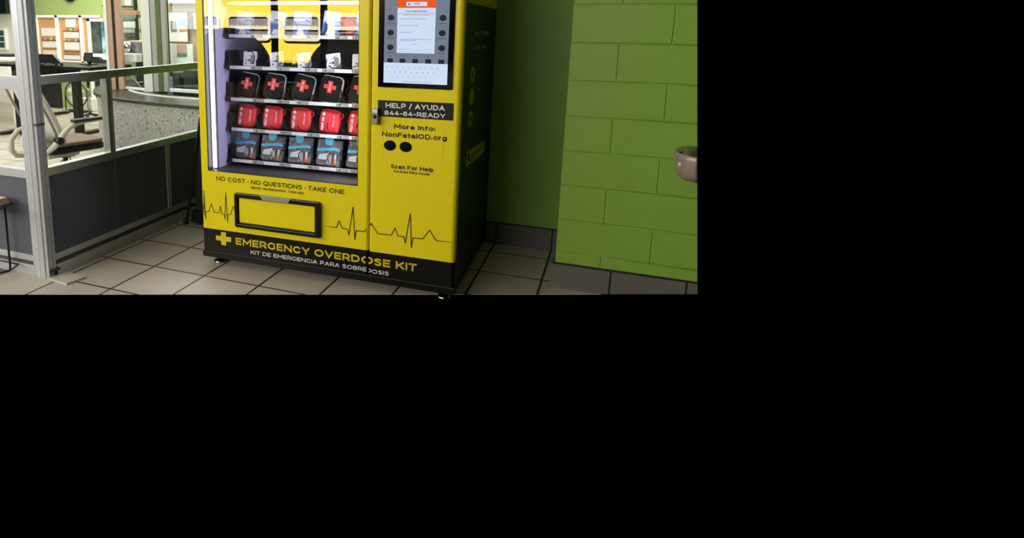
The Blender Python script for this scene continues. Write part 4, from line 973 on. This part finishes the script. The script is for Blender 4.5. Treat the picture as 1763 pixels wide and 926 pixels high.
# small monitor beside it
mx0, mx1, mz0, mz1 = rect_on(143, 90, 159, 111, DY + 0.1)
mo = empty('desk_monitor', ((mx0+mx1)/2, DY + 0.1, tz)); tag(mo, 'dark computer monitor standing at the right end of the black desk', 'monitor')
o = MB().prism([(mx0 + 0.02, tz + 0.03), (mx1, tz + 0.03), (mx1, mz1), (mx0 + 0.035, mz1), (mx0 + 0.01, mz0 + 0.06)], 'y', DY + 0.08, DY + 0.12).build('screen_back', mat('dark_grey_plastic', (52, 52, 54), 0.4), mo, 0.004); o.location = -Vector(mo.location)
o = MB().box((mx0+mx1)/2 - 0.06, (mx0+mx1)/2 + 0.06, DY + 0.04, DY + 0.18, tz, tz + 0.008).box((mx0+mx1)/2 - 0.015, (mx0+mx1)/2 + 0.015, DY + 0.115, DY + 0.13, tz, tz + 0.10).build('monitor_stand', M_PLASTIC, mo); o.location = -Vector(mo.location)
# dark visitor chair behind the desk (star base and seat seen below the top)
vc = at(151, 135, 'y', 3.9)
vch = empty('office_chair', (vc.x, 3.9, 0)); tag(vch, 'dark office chair half hidden behind the black desk', 'chair')
h = vc.z
MB().lathe([(0, h - 0.03), (0.13, h - 0.03), (0.155, h - 0.01), (0.14, h + 0.035), (0, h + 0.045)], (0, 0, 0), 'z', 20).build('seat', M_PLASTIC, vch)
MB().prism(rrect(-0.12, 0.12, h + 0.06, h + 0.26, 0.05), 'y', 0.12, 0.16).build('backrest', M_PLASTIC, vch, 0.01)
MB().lathe([(0.018, 0.08), (0.018, h - 0.02)], (0, 0, 0), 'z', 10).build('column', M_CHROME, vch)
b = MB()
for k in range(5): a = 2*PI*k/5; b.tube([(0, 0, 0.09), (0.17*math.cos(a), 0.17*math.sin(a), 0.05), (0.18*math.cos(a), 0.18*math.sin(a), 0.012)], 0.012, 6)
b.tube([(0, 0.10, h), (0, 0.15, h + 0.03), (0, 0.15, h + 0.12)], 0.014, 6)
b.build('star_base', M_PLASTIC, vch)

# floor fan
fc = at(131, 162.5, 'y', 4.45)
fn = empty('floor_fan', (fc.x, 4.45, 0)); tag(fn, 'round chrome floor fan with a black ring standing by the far wall', 'fan')
R_ = 0.195; cz = fc.z
MB().tube([(R_*math.cos(a), 0, cz + 0.9*R_*math.sin(a)) for a in [2*PI*k/40 for k in range(40)]], 0.0085, 8, closed=True).build('cage_ring', M_BLKM, fn)
b = MB()
for k in range(14):
    a = 2*PI*k/14; b.tube([(0.02*math.cos(a), -0.05, cz + 0.018*math.sin(a)), (0.12*math.cos(a), -0.045, cz + 0.108*math.sin(a)), (R_*math.cos(a), 0, cz + 0.9*R_*math.sin(a))], 0.0018, 4)
b.build('wire_guard', M_CHROME, fn)
for k in range(4):
    a0 = 2*PI*k/4 + 0.3; pts = []
    vs = [(0.02*math.cos(a0), 0.0, cz + 0.018*math.sin(a0)), (0.155*math.cos(a0), 0.012, cz + 0.139*math.sin(a0)), (0.157*math.cos(a0 + 0.9), -0.016, cz + 0.141*math.sin(a0 + 0.9)), (0.02*math.cos(a0 + 0.9), -0.004, cz + 0.018*math.sin(a0 + 0.9))]
    m_ = MB().add(vs, [(0, 1, 2, 3)]).build('fan_blade', mat('fan_blade_grey', (206, 206, 200), 0.4), fn); sd = m_.modifiers.new('s', 'SOLIDIFY'); sd.thickness = 0.003
MB().lathe([(0, -0.052), (0.02, -0.052), (0.03, 0.0), (0.03, 0.06), (0, 0.07)], (0, 0, cz), 'y', 18).build('motor', M_PLASTIC, fn)
z0 = cz - 0.9*R_
b = MB().tube([(-0.205, -0.06, 0.010), (0.205, -0.06, 0.010), (0.205, 0.06, 0.010), (-0.205, 0.06, 0.010)], 0.010, 6, closed=True)
for s in (-1, 1): b.tube([(s*0.205, 0, 0.012), (s*0.200, 0, cz - 0.02), (s*0.185, 0, cz)], 0.009, 6)
b.build('fan_stand', M_BLKM, fn)
# pale box behind the fan
bx = MB().box(fc.x - 0.15, fc.x + 0.17, 4.54, 4.72, 0.0, 0.17).build('white_box', M_WHITE, None, 0.006); tag(bx, 'low white box on the floor behind the round fan', 'box')

# left end of the office: low white table with a white printer
lt = empty('white_table', (-5.0, 2.9, 0)); 
tp = at(24, 100, 'y', 3.3)
tag(lt, 'white side table at the left edge, behind the front partition glass', 'table')
ltx = at(23.5, 118, 'y', 3.3).x; ltz = at(12, 101, 'y', 3.3).z; ltb = at(12, 133, 'y', 3.3).z
def LT(mb, name, m, bev=0.0): o = mb.build(name, m, lt, bev); o.location = -Vector(lt.location); return o
LT(MB().box(ltx - 1.0, ltx, 3.22, 3.72, ltz - 0.02, ltz), 'table_top', M_WHITE, 0.004)
LT(MB().box(ltx - 0.98, ltx - 0.01, 3.24, 3.70, ltb, ltz - 0.02), 'drawer_box', M_WHITE, 0.004)
LT(MB().box(ltx - 0.11, ltx - 0.02, 3.235, 3.241, ltz - 0.075, ltz - 0.045), 'drawer_slot', mat('tan_slot', (190, 168, 140), 0.6))
for lx_ in (ltx - 0.95, ltx - 0.05): LT(MB().box(lx_ - 0.02, lx_ + 0.02, 3.3, 3.34, 0, ltb), 'leg', M_WHITE); LT(MB().box(lx_ - 0.02, lx_ + 0.02, 3.6, 3.64, 0, ltb), 'leg', M_WHITE)
ax0, ax1, az0, az1 = rect_on(3, 94, 22.5, 99.5, 3.6)
mo2 = MB().box(ax0, ax1, 3.55, 3.70, ltz, az1 + 0.01).build('dark_box', M_PLASTIC, None, 0.004); tag(mo2, 'small dark device lying on the white side table', 'device')

# beige and white task chair
tk = empty('task_chair', (-1.803, 1.475, 0), 1.3189); tag(tk, 'white framed task chair with a tan seat, just behind the partition glass', 'chair')
M_SHELL = mat('warm_white_plastic', (214, 206, 190), 0.4); M_SEAT = mat('tan_fabric', (130, 110, 95), 0.85, vary=0.1, scale=120); M_PADC = mat('dark_brown_pad', (62, 52, 48), 0.6)
M_MESHB = mat('beige_mesh', (226, 219, 206), 0.8, vary=0.1, scale=200)
# local x = forward, local y = left (away from the viewer), z up
def slab(path, halfw, th, n=8):
    """a curved slab: path of (x, z), half widths along y"""
    b = MB(); vs = []
    N = len(path)
    for i, (x, z) in enumerate(path):
        p0, p1 = path[max(i-1, 0)], path[min(i+1, N-1)]; d = Vector((p1[0]-p0[0], p1[1]-p0[1])).normalized(); nx, nz = -d.y, d.x
        hw = halfw[i] if isinstance(halfw, (list, tuple)) else halfw
        for k in range(n + 1):
            t = 2*k/n - 1; cv = 0.035*t*t
            vs.append((x + nx*th/2 - nx*0 + cv*(-nx), t*hw, z + nz*th/2 + cv*(-nz)*0))
        for k in range(n, -1, -1):
            t = 2*k/n - 1; cv = 0.035*t*t
            vs.append((x - nx*th/2 + cv*(-nx), t*hw, z - nz*th/2))
    m_ = 2*(n+1); fs = []
    for i in range(N - 1):
        for k in range(m_): fs.append((i*m_+k, i*m_+(k+1) % m_, (i+1)*m_+(k+1) % m_, (i+1)*m_+k))
    fs.append(list(range(m_))[::-1]); fs.append([(N-1)*m_ + k for k in range(m_)])
    b.add(vs, fs, 0, True); return b
MB().prism(rrect(-0.215, 0.235, -0.20, 0.20, 0.06), 'z', 0.250, 0.300).build('seat_base', M_PLASTIC, tk, 0.012)
st = MB().prism(rrect(-0.20, 0.23, -0.195, 0.195, 0.06), 'z', 0.300, 0.330).build('seat', M_SEAT, tk, 0.012, 3)
slab([(-0.115, 0.335), (-0.150, 0.42), (-0.200, 0.53), (-0.245, 0.63), (-0.295, 0.74), (-0.315, 0.785)], [0.17, 0.195, 0.21, 0.205, 0.19, 0.16], 0.018).build('backrest', M_MESHB, tk)
b = MB()
for s in (-1, 1): b.tube([(-0.135, s*0.17, 0.33), (-0.170, s*0.200, 0.42), (-0.220, s*0.215, 0.53), (-0.265, s*0.210, 0.63), (-0.315, s*0.195, 0.74), (-0.335, s*0.15, 0.79)], 0.010, 8)
b.tube([(-0.335, -0.15, 0.79), (-0.34, 0, 0.797), (-0.335, 0.15, 0.79)], 0.010, 8)
b.build('back_frame', mat('grey_back_frame', (150, 144, 136), 0.4), tk)
b = MB().tube([(-0.205, 0.0, 0.452), (-0.275, 0.0, 0.458), (-0.345, 0.0, 0.440), (-0.398, 0.0, 0.375), (-0.400, 0.0, 0.300), (-0.370, 0.0, 0.258), (-0.30, 0.0, 0.246), (-0.20, 0.0, 0.248), (-0.12, 0.0, 0.246)], [0.012, 0.015, 0.018, 0.020, 0.020, 0.019, 0.018, 0.016, 0.014], 10)
b.build('lumbar_loop', M_SHELL, tk)
for s in (-1, 1):
    b = MB().tube([(-0.225, s*0.16, 0.275), (-0.205, s*0.225, 0.320), (-0.170, s*0.25, 0.368), (-0.130, s*0.25, 0.420), (-0.085, s*0.25, 0.456), (-0.03, s*0.25, 0.474), (0.06, s*0.25, 0.484), (0.185, s*0.25, 0.488)], [0.018, 0.022, 0.026, 0.022, 0.018, 0.015, 0.012, 0.009], 10)
    arm = b.build('armrest', M_SHELL, tk)
    MB().prism(rrect(-0.070, 0.200, s*0.25 - 0.03, s*0.25 + 0.03, 0.02), 'z', 0.488, 0.511).build('arm_pad', M_PADC, arm, 0.008)
    MB().lathe([(0, -0.034), (0.026, -0.034), (0.029, -0.028), (0.029, 0.028), (0.026, 0.034), (0, 0.034)], (-0.176, s*0.25, 0.368), 'y', 22).build('pivot_cap', M_PLASTIC, arm)
MB().prism(rrect(-0.20, 0.06, -0.12, 0.05, 0.02), 'z', 0.212, 0.250).build('under_beam', M_SHELL, tk, 0.010)
MB().box(-0.05, 0.06, -0.05, 0.05, 0.19, 0.252).build('tilt_box', M_PLASTIC, tk, 0.008)
MB().lathe([(0.024, 0.06), (0.024, 0.14), (0.018, 0.14), (0.018, 0.20)], (0, 0, 0), 'z', 14).build('gas_column', M_PLASTIC, tk)
b = MB().tube([(-0.02, -0.05, 0.205), (-0.09, -0.12, 0.188), (-0.11, -0.15, 0.186)], [0.006, 0.006, 0.014], 8).tube([(0.0, -0.05, 0.205), (-0.03, -0.13, 0.185), (-0.045, -0.16, 0.183)], [0.005, 0.005, 0.012], 8); b.build('adjustment_lever', M_CHROME, tk)
b = MB()
for k in range(5): a = 2*PI*k/5 + 0.3; b.tube([(0, 0, 0.075), (0.20*math.cos(a), 0.20*math.sin(a), 0.048)], [0.022, 0.014], 8)
b.build('star_base', M_SHELL, tk)
for k in range(5): a = 2*PI*k/5 + 0.3; MB().lathe([(0, -0.014), (0.022, -0.014), (0.024, 0), (0.022, 0.014), (0, 0.014)], (0.20*math.cos(a), 0.20*math.sin(a), 0.0242), 'y', 14).build('caster', M_PLASTIC, tk)

# ------------------------------------------------------------------ terrazzo counter with booth windows
arcp = [(-2.80, 3.4), (-2.74, 3.0), (-2.56, 2.62), (-2.275, 2.281), (-2.05, 2.11), (-1.776, 1.968), (-1.55, 1.905), (-1.333, 1.866), (-1.05, 1.835), (-0.794, 1.806), (-0.42, 1.780)]
def off(pts, d):
    out = []
    for i, p in enumerate(pts):
        a, c = Vector(pts[max(i-1, 0)]), Vector(pts[min(i+1, len(pts)-1)]); t = (c - a).normalized(); n_ = Vector((-t.y, t.x)); out.append((p[0] + n_.x*d, p[1] + n_.y*d))
    return out
def smooth_path(pts, n=6):
    out = []
    for i in range(len(pts) - 1):
        p0, p1, p2, p3 = [Vector(pts[max(0, min(len(pts)-1, i + k))]) for k in (-1, 0, 1, 2)]
        for j in range(n):
            t = j/n; out.append(tuple(0.5*((2*p1) + (p2 - p0)*t + (2*p0 - 5*p1 + 4*p2 - p3)*t*t + (3*p1 - p0 - 3*p2 + p3)*t**3)))
    out.append(tuple(pts[-1])); return out
sp_ = smooth_path(arcp)
ct = empty('service_counter', (-1.6, 2.1, 0)); tag(ct, 'curved counter faced in grey speckled terrazzo behind the partition glass', 'counter')
def CT(mb, name, m, bev=0.0): o = mb.build(name, m, ct, bev); o.location = -Vector(ct.location); return o
def strip(mb, inner, outer, z0, z1):
    N = len(inner); vs = [(p[0], p[1], z) for z in (z0, z1) for pth in (inner, outer) for p in pth]
    fs = []
    for i in range(N - 1):
        fs += [(i, i+1, N+i+1, N+i), (2*N+i, 3*N+i, 3*N+i+1, 2*N+i+1), (i, 2*N+i, 2*N+i+1, i+1), (N+i, N+i+1, 3*N+i+1, 3*N+i)]
    fs += [(0, N, 3*N, 2*N), (N-1, 3*N-1, 4*N-1, 2*N-1)]
    mb.add(vs, fs, 0, False)
b = MB(); strip(b, off(sp_, 0.03), off(sp_, 0.20), 0.0, 0.575); CT(b, 'terrazzo_front', M_TERR)
b = MB(); strip(b, sp_, off(sp_, 0.44), 0.575, 0.602); CT(b, 'counter_top', mat('taupe_counter_top', (50, 46, 42), 0.3), 0.004)
# white upstand under the booth glass
def on_arc(u, v, z=0.602): p = at(u, v, 'z', z); return p
gl = off(sp_, 0.30)
b = MB(); 
gsel = [p for p in gl if p[0] > -2.05]
strip(b, gsel, off(gsel, 0.02), 0.602, 0.611)
CT(b, 'white_upstand', M_FRAME)
# booth posts (pixel feet on the counter top)
def post(name, u0, u1, vfoot, d, cols, top=2.0):
    a, c = on_arc(u0, vfoot), on_arc(u1, vfoot); t = (c - a); L = t.length; an = math.atan2(t.y, t.x)
    e = struct(empty(name, (a.x, a.y, 0.602), an)); x = 0.0
    return e, L
def booth_post(e, segs, d, z1=1.4):
    for x0, x1, m, nm, yo in segs: MB().box(x0, x1, yo, d, 0, z1).build(nm, m, e, 0.002)
M_TANF = mat('tan_frame', (188, 152, 128), 0.5); M_BRN = mat('dark_brown_gap', (48, 34, 26), 0.6); M_GRN2 = mat('olive_frame', (90, 102, 56), 0.5); M_GRYF = mat('grey_frame', (178, 176, 170), 0.45)
e, L = post('window_2', 186.5, 214, 154, 0.1, None); s = L
booth_post(e, [(0.0, 0.18*s, M_FRAME, 'white_jamb', 0), (0.18*s, 0.48*s, M_TANF, 'tan_jamb', 0.006), (0.48*s, 0.66*s, M_BRN, 'dark_gap', 0.02), (0.66*s, s, M_TANF, 'tan_jamb', 0.006)], 0.08)
e2, L2 = post('trim_1', 249, 290, 158, 0.1, None); s = L2
booth_post(e2, [(0.0, 0.36*s, M_FRAME, 'white_jamb', 0), (0.36*s, 0.42*s, M_GRYF, 'grey_bead', 0.012), (0.42*s, 0.60*s, M_GRYF, 'grey_jamb', 0.004), (0.60*s, 0.80*s, M_GRN2, 'olive_jamb', 0.004), (0.80*s, s, M_GRYF, 'grey_jamb', 0.010)], 0.09)
pA = e.matrix_basis @ Vector((L, 0.05, 0)); pB = e2.matrix_basis @ Vector((0, 0.05, 0))
# booth glazing between the posts and to the right
g2 = struct(empty('window_3', (pA.x, pA.y, 0.602), math.atan2(pB.y - pA.y, pB.x - pA.x)))
MB().box(0, (pB - pA).length, 0, 0.006, 0.02, 1.4).build('window_pane', M_GLASS, g2)
MB().box(0, (pB - pA).length, -0.02, 0.03, 0.0, 0.022).build('window_sill', M_FRAME, g2)
MB().box(0.05, 0.30, -0.05, -0.018, 0.0, 0.006).build('pass_slot', M_INK, g2)
pC = e2.matrix_basis @ Vector((L2, 0.06, 0))
g3 = struct(empty('window_4', (pC.x, pC.y, 0.602), -0.06))
MB().box(0, 1.0, 0, 0.006, 0.02, 1.4).build('window_pane', M_GLASS, g3)
MB().box(-0.02, 1.0, -0.03, 0.03, 0.0, 0.024).build('window_sill', M_FRAME, g3)

# inside the booth: back wall, shelf rack, steel machine, reflection boards, desk with screens
YK = 3.55
struct(MB().box(-2.75, -0.6, YK, YK + 0.06, 0.0, 2.3).build('wall_booth', mat('booth_beige', (196, 172, 146), 0.6)))
def kr(u0, v0, u1, v1, y): return rect_on(u0, v0, u1, v1, y)
def panel_thing(name, u0, v0, u1, v1, y, m, label, cat, th=0.012):
    x0, x1, z0, z1 = kr(u0, v0, u1, v1, y); o = MB().box(x0, x1, y, y + th, z0, z1).build(name, m, None, 0.001); tag(o, label, cat); return o
# green end panel with shelf rack, seen through the first booth window
yr = 3.1
x0, x1, z0, z1 = kr(203, -30, 242, 152, yr + 0.30)
rkk = empty('shelf_rack', ((x0+x1)/2, yr + 0.15, 0)); tag(rkk, 'open wire shelf rack with dark poles inside the booth', 'shelf rack')
def RK(mb, name, m, bev=0.0): o = mb.build(name, m, rkk, bev); o.location = -Vector(rkk.location); return o
RK(MB().box(x0, x1, yr + 0.30, yr + 0.31, 0.45, 1.6), 'green_back', mat('pale_green_back', (146, 152, 118), 0.6))
for u in (236, 206): 
    p = at(u, 60, 'y', yr); RK(MB().box(p.x - 0.014, p.x + 0.014, yr - 0.014, yr + 0.014, 0.0, 1.6), 'pole', M_BLKM)
for v in (10.5, 35, 57, 62): 
    p = at(220, v, 'y', yr); RK(MB().box(x0 + 0.04, x1, yr, yr + 0.28, p.z - 0.006, p.z + 0.006), 'wire_shelf', M_STEEL if v > 12 else M_BLKM)
for (u0, v0, u1, v1, c, lb) in ((211, 18, 235, 26, (176, 124, 96), 'small colourful picture card on the booth shelf rack'), (211, 26, 234, 31, (80, 140, 116), 'green card strip under the picture card on the booth shelf rack'), (212, 37, 233, 48, (196, 208, 196), 'pale folded cloth on the middle level of the booth shelf rack'), (211, 50, 232, 56.5, (150, 160, 150), 'grey tray on the lower level of the booth shelf rack'), (214, -4, 226, 9, (208, 212, 190), 'pale pack at the top of the booth shelf rack')):
    x_0, x_1, z_0, z_1 = kr(u0, v0, u1, v1, yr - 0.016)
    o = MB().box(x_0, x_1, yr - 0.016, yr + 0.10, z_0, z_1).build('shelf_item', mat('item_%d_%d' % (u0, v0), c, 0.6, vary=0.25, scale=35), None, 0.002); tag(o, lb, 'shelf item')
# steel machine with cylinder head
ym = 2.75
x0, x1, z0, z1 = kr(218, 70, 246, 95, ym)
sm = empty('steel_machine', ((x0+x1)/2, ym, 0.62)); tag(sm, 'steel machine with a round drum head on the counter inside the booth', 'machine')
def SM(mb, name, m, bev=0.0): o = mb.build(name, m, sm, bev); o.location = -Vector(sm.location); return o
dp = at(222.5, 81, 'y', ym)
SM(MB().lathe([(0, 0.0), (0.050, 0.0), (0.054, 0.006), (0.054, 0.10), (0, 0.10)], (dp.x, ym - 0.05, dp.z), 'y', 28), 'drum_head', M_CHROME)
SM(MB().lathe([(0, -0.012), (0.008, -0.012), (0.010, 0)], (dp.x + 0.004, ym - 0.05, dp.z), 'y', 12), 'drum_knob', M_BLKM)
SM(MB().box(dp.x, x1 + 0.05, ym, ym + 0.18, dp.z - 0.07, dp.z + 0.055), 'body', M_STEEL, 0.008)
SM(MB().box(dp.x, x1 + 0.05, ym - 0.01, ym + 0.19, dp.z + 0.045, dp.z + 0.06), 'lid', mat('pale_copper_lid', (214, 176, 130), 0.4), 0.004)
SM(MB().box(dp.x + 0.05, x1 + 0.03, ym + 0.02, ym + 0.16, 0.621, max(0.64, dp.z - 0.07)), 'pedestal', M_PLASTIC)
# white lamp box and cable
x0, x1, z0, z1 = kr(210, 92, 238, 107, ym - 0.12)
wb = empty('white_device', ((x0+x1)/2, ym - 0.12, z0)); tag(wb, 'white flat device with a pale dangling cable inside the booth, below the drum head', 'device')
o = MB().box(x0, x1, ym - 0.14, ym - 0.06, z0, z1).build('casing', M_FRAME, wb, 0.004); o.location = -Vector(wb.location)
cpts = [at(u, v, 'y', ym - 0.12) for u, v in ((228, 107), (229, 120), (228, 133), (233, 138), (242, 150))]
o = MB().tube(cpts, 0.004, 6).build('cable', M_FRAME, wb); o.location = -Vector(wb.location)
o = MB().tube([at(u, v, 'y', ym - 0.12) for u, v in ((228, 133), (236, 142), (246, 141))], 0.003, 6).build('cable', M_FRAME, wb); o.location = -Vector(wb.location)
o = MB().box(x0 + 0.02, x1 + 0.10, ym - 0.06, ym + 0.16, 0.0, 0.62).build('dark_cabinet', mat('dark_booth_cabinet', (50, 44, 40), 0.5), None, 0.004); tag(o, 'dark cabinet under the steel machine inside the booth', 'cabinet')
# boards standing in for street reflections in the right booth window
panel_thing('reflection_white_board', 281, 22, 323, 72, YK - 0.05, M_FRAME, 'large white board standing in for the reflection in the right booth window', 'poster')
panel_thing('reflection_grey_patch', 293, 36, 304, 54, YK - 0.056, mat('reflection_grey', (132, 138, 128), 0.5, vary=0.4, scale=40), 'grey slatted patch of the reflection set on the large white booth board', 'picture', 0.004)
panel_thing('reflection_teal', 306, 32, 323, 44, YK - 0.056, mat('reflection_teal', (140, 186, 172), 0.5, vary=0.2, scale=20), 'pale teal patch of the reflection set on the large white booth board', 'picture', 0.004)
panel_thing('reflection_amber', 309, 48, 322, 54, YK - 0.056, mat('reflection_amber', (200, 158, 104), 0.5), 'amber strip of the reflection set on the large white booth board', 'picture', 0.004)
panel_thing('reflection_taupe_band', 293, 6, 336, 20, YK - 0.03, mat('reflection_taupe', (158, 134, 110), 0.6), 'taupe board standing in for the reflection high in the right booth window', 'board')
panel_thing('reflection_pale_band', 273, -2, 336, 5, YK - 0.07, mat('reflection_pale_blue', (206, 218, 218), 0.5), 'pale strip standing in for the reflection at the top of the right booth window', 'board', 0.03)
panel_thing('reflection_low_board', 278, 75, 333, 112, YK - 0.10, M_WHITE, 'wide white board standing in for the reflection low in the right booth window', 'chart')
panel_thing('reflection_tan_square', 304, 76, 321, 92, YK - 0.106, M_TANF, 'tan square of the reflection at the top of the wide white board', 'picture', 0.004)
panel_thing('reflection_green_strip', 304.5, 92, 321.5, 98, YK - 0.106, mat('reflection_green', (92, 122, 100), 0.5), 'dull green strip of the reflection on the wide white board below the tan square', 'picture', 0.004)
panel_thing('reflection_white_slip', 333, 22, 337, 50, YK - 0.05, M_FRAME, 'narrow white slip of the reflection at the right end of the booth window', 'notice')
panel_thing('reflection_dark_slip', 326, 28, 332, 50, YK - 0.05, mat('reflection_olive', (110, 104, 84), 0.5), 'narrow olive slip of the reflection beside the white slip in the booth', 'notice')
p0, p1_ = at(284, 5, 'y', YK - 0.2), at(292, 112, 'y', YK - 0.2)
pole = MB().box(p0.x - 0.022, p0.x + 0.022, YK - 0.22, YK - 0.18, 0.0, 1.9).build('dark_pole', M_BLKM); tag(pole, 'slim dark pole in front of the reflection boards in the booth', 'pole')
# desk with dark screens
yq = 3.0
x0, x1, z0, z1 = kr(276, 128, 345, 134, yq)
bd = empty('booth_desk', ((x0+x1)/2, yq, 0)); tag(bd, 'pale blue booth desk with dark items, low behind the right booth window', 'desk')
def BD(mb, name, m, bev=0.0): o = mb.build(name, m, bd, bev); o.location = -Vector(bd.location); return o
BD(MB().box(x0 - 0.2, x1 + 0.3, yq - 0.02, yq + 0.30, z0 - 0.03, z0), 'desk_top', mat('pale_blue_top', (168, 184, 196), 0.4), 0.003)
BD(MB().box(x0 - 0.2, x1 + 0.3, yq, yq + 0.03, 0.0, z0 - 0.03), 'front_board', mat('pale_blue_front', (176, 190, 202), 0.5, vary=0.2, scale=10))
for k, (u0, v0, u1, v1) in enumerate(((279, 124, 303, 138), (303, 124, 317, 163), (322, 120, 345, 164))):
    xa, xb, za, zb_ = kr(u0, v0, u1, v1, yq - 0.06)
    if k == 0: za = z0
    if k > 0: za = max(za, 0.0)
    nm = ('keyboard_case', 'computer_tower', 'dark_cupboard')[k]
    o = MB().box(xa, xb, (yq - 0.015 if k == 0 else yq - 0.12), (yq + 0.20 if k == 0 else yq - 0.025), (za if k == 0 else 0.0), zb_).build(nm, M_PLASTIC, None, 0.006)
    tag(o, ('flat dark case on the pale booth desk at its left end', 'narrow dark tower before the pale booth desk', 'broad dark cupboard before the pale booth desk, next to the vending machine')[k], ('case', 'computer', 'cupboard')[k])

# ------------------------------------------------------------------ street side behind the camera, mirrored in the machine's glass
struct(MB().box(-12, 6, -14, -3.3, -0.06, -0.001).build('ground', mat('asphalt', (22, 22, 23), 0.95, vary=0.2, scale=20)))
YBUS = -9.0
bus = empty('yellow_bus', (-3.8, YBUS - 1.0, 0)); tag(bus, 'yellow bus parked outside, mirrored in the glass of the vending machine', 'bus')
def BU(mb, name, m, bev=0.0, seg=2): o = mb.build(name, m, bus, bev, seg); o.location = -Vector(bus.location); return o
M_BUS = mat('bus_yellow', (240, 216, 74), 0.5)
BU(MB().box(-6.6, -1.95, YBUS - 2.0, YBUS, 0.34, 1.86), 'bus_body', M_BUS, 0.12, 4)
for wx0_, wx1_ in ((-6.3, -5.28), (-5.10, -4.08), (-3.80, -2.95), (-2.70, -2.10)):
    fr_ = MB(); ring(fr_, rrect(wx0_, wx1_, 0.86, 1.40, 0.10), rrect(wx0_ + 0.055, wx1_ - 0.055, 0.915, 1.345, 0.06), YBUS - 0.02, YBUS + 0.03)
    fr_.box(wx0_ + 0.06, wx1_ - 0.06, YBUS - 0.02, YBUS + 0.03, 1.09, 1.16)
    f_o = BU(fr_, 'bus_window', mat('cream_trim', (226, 216, 176), 0.5))
    q = MB().box(wx0_ + 0.05, wx1_ - 0.05, YBUS + 0.001, YBUS + 0.010, 0.90, 1.36).build('bus_pane', mat('bus_glass', (136, 132, 126), 0.3, vary=0.5, scale=4), f_o)
for cx, r in ((-5.06, 1.06), (-2.28, 1.02)):
    wl = MB().lathe([(0, 0.0), (r*0.45, 0.0), (r*0.55, -0.03), (r*0.98, -0.03), (r, -0.06), (r, -0.24), (0, -0.24)], (cx, YBUS + 0.14, 0.0), 'y', 40)
    BU(wl, 'bus_wheel', mat('tyre_rubber', (8, 8, 8), 0.95, spec=0.1)).location.z += max(r - 1.0, 0) 
# storefront posts
for k, x in enumerate((-1.31, -0.71)):
    struct(MB().box(x - 0.026, x + 0.026, -3.56, -3.48, 0.0, 2.62).build('trim_%d' % (k + 2), M_BLKM))
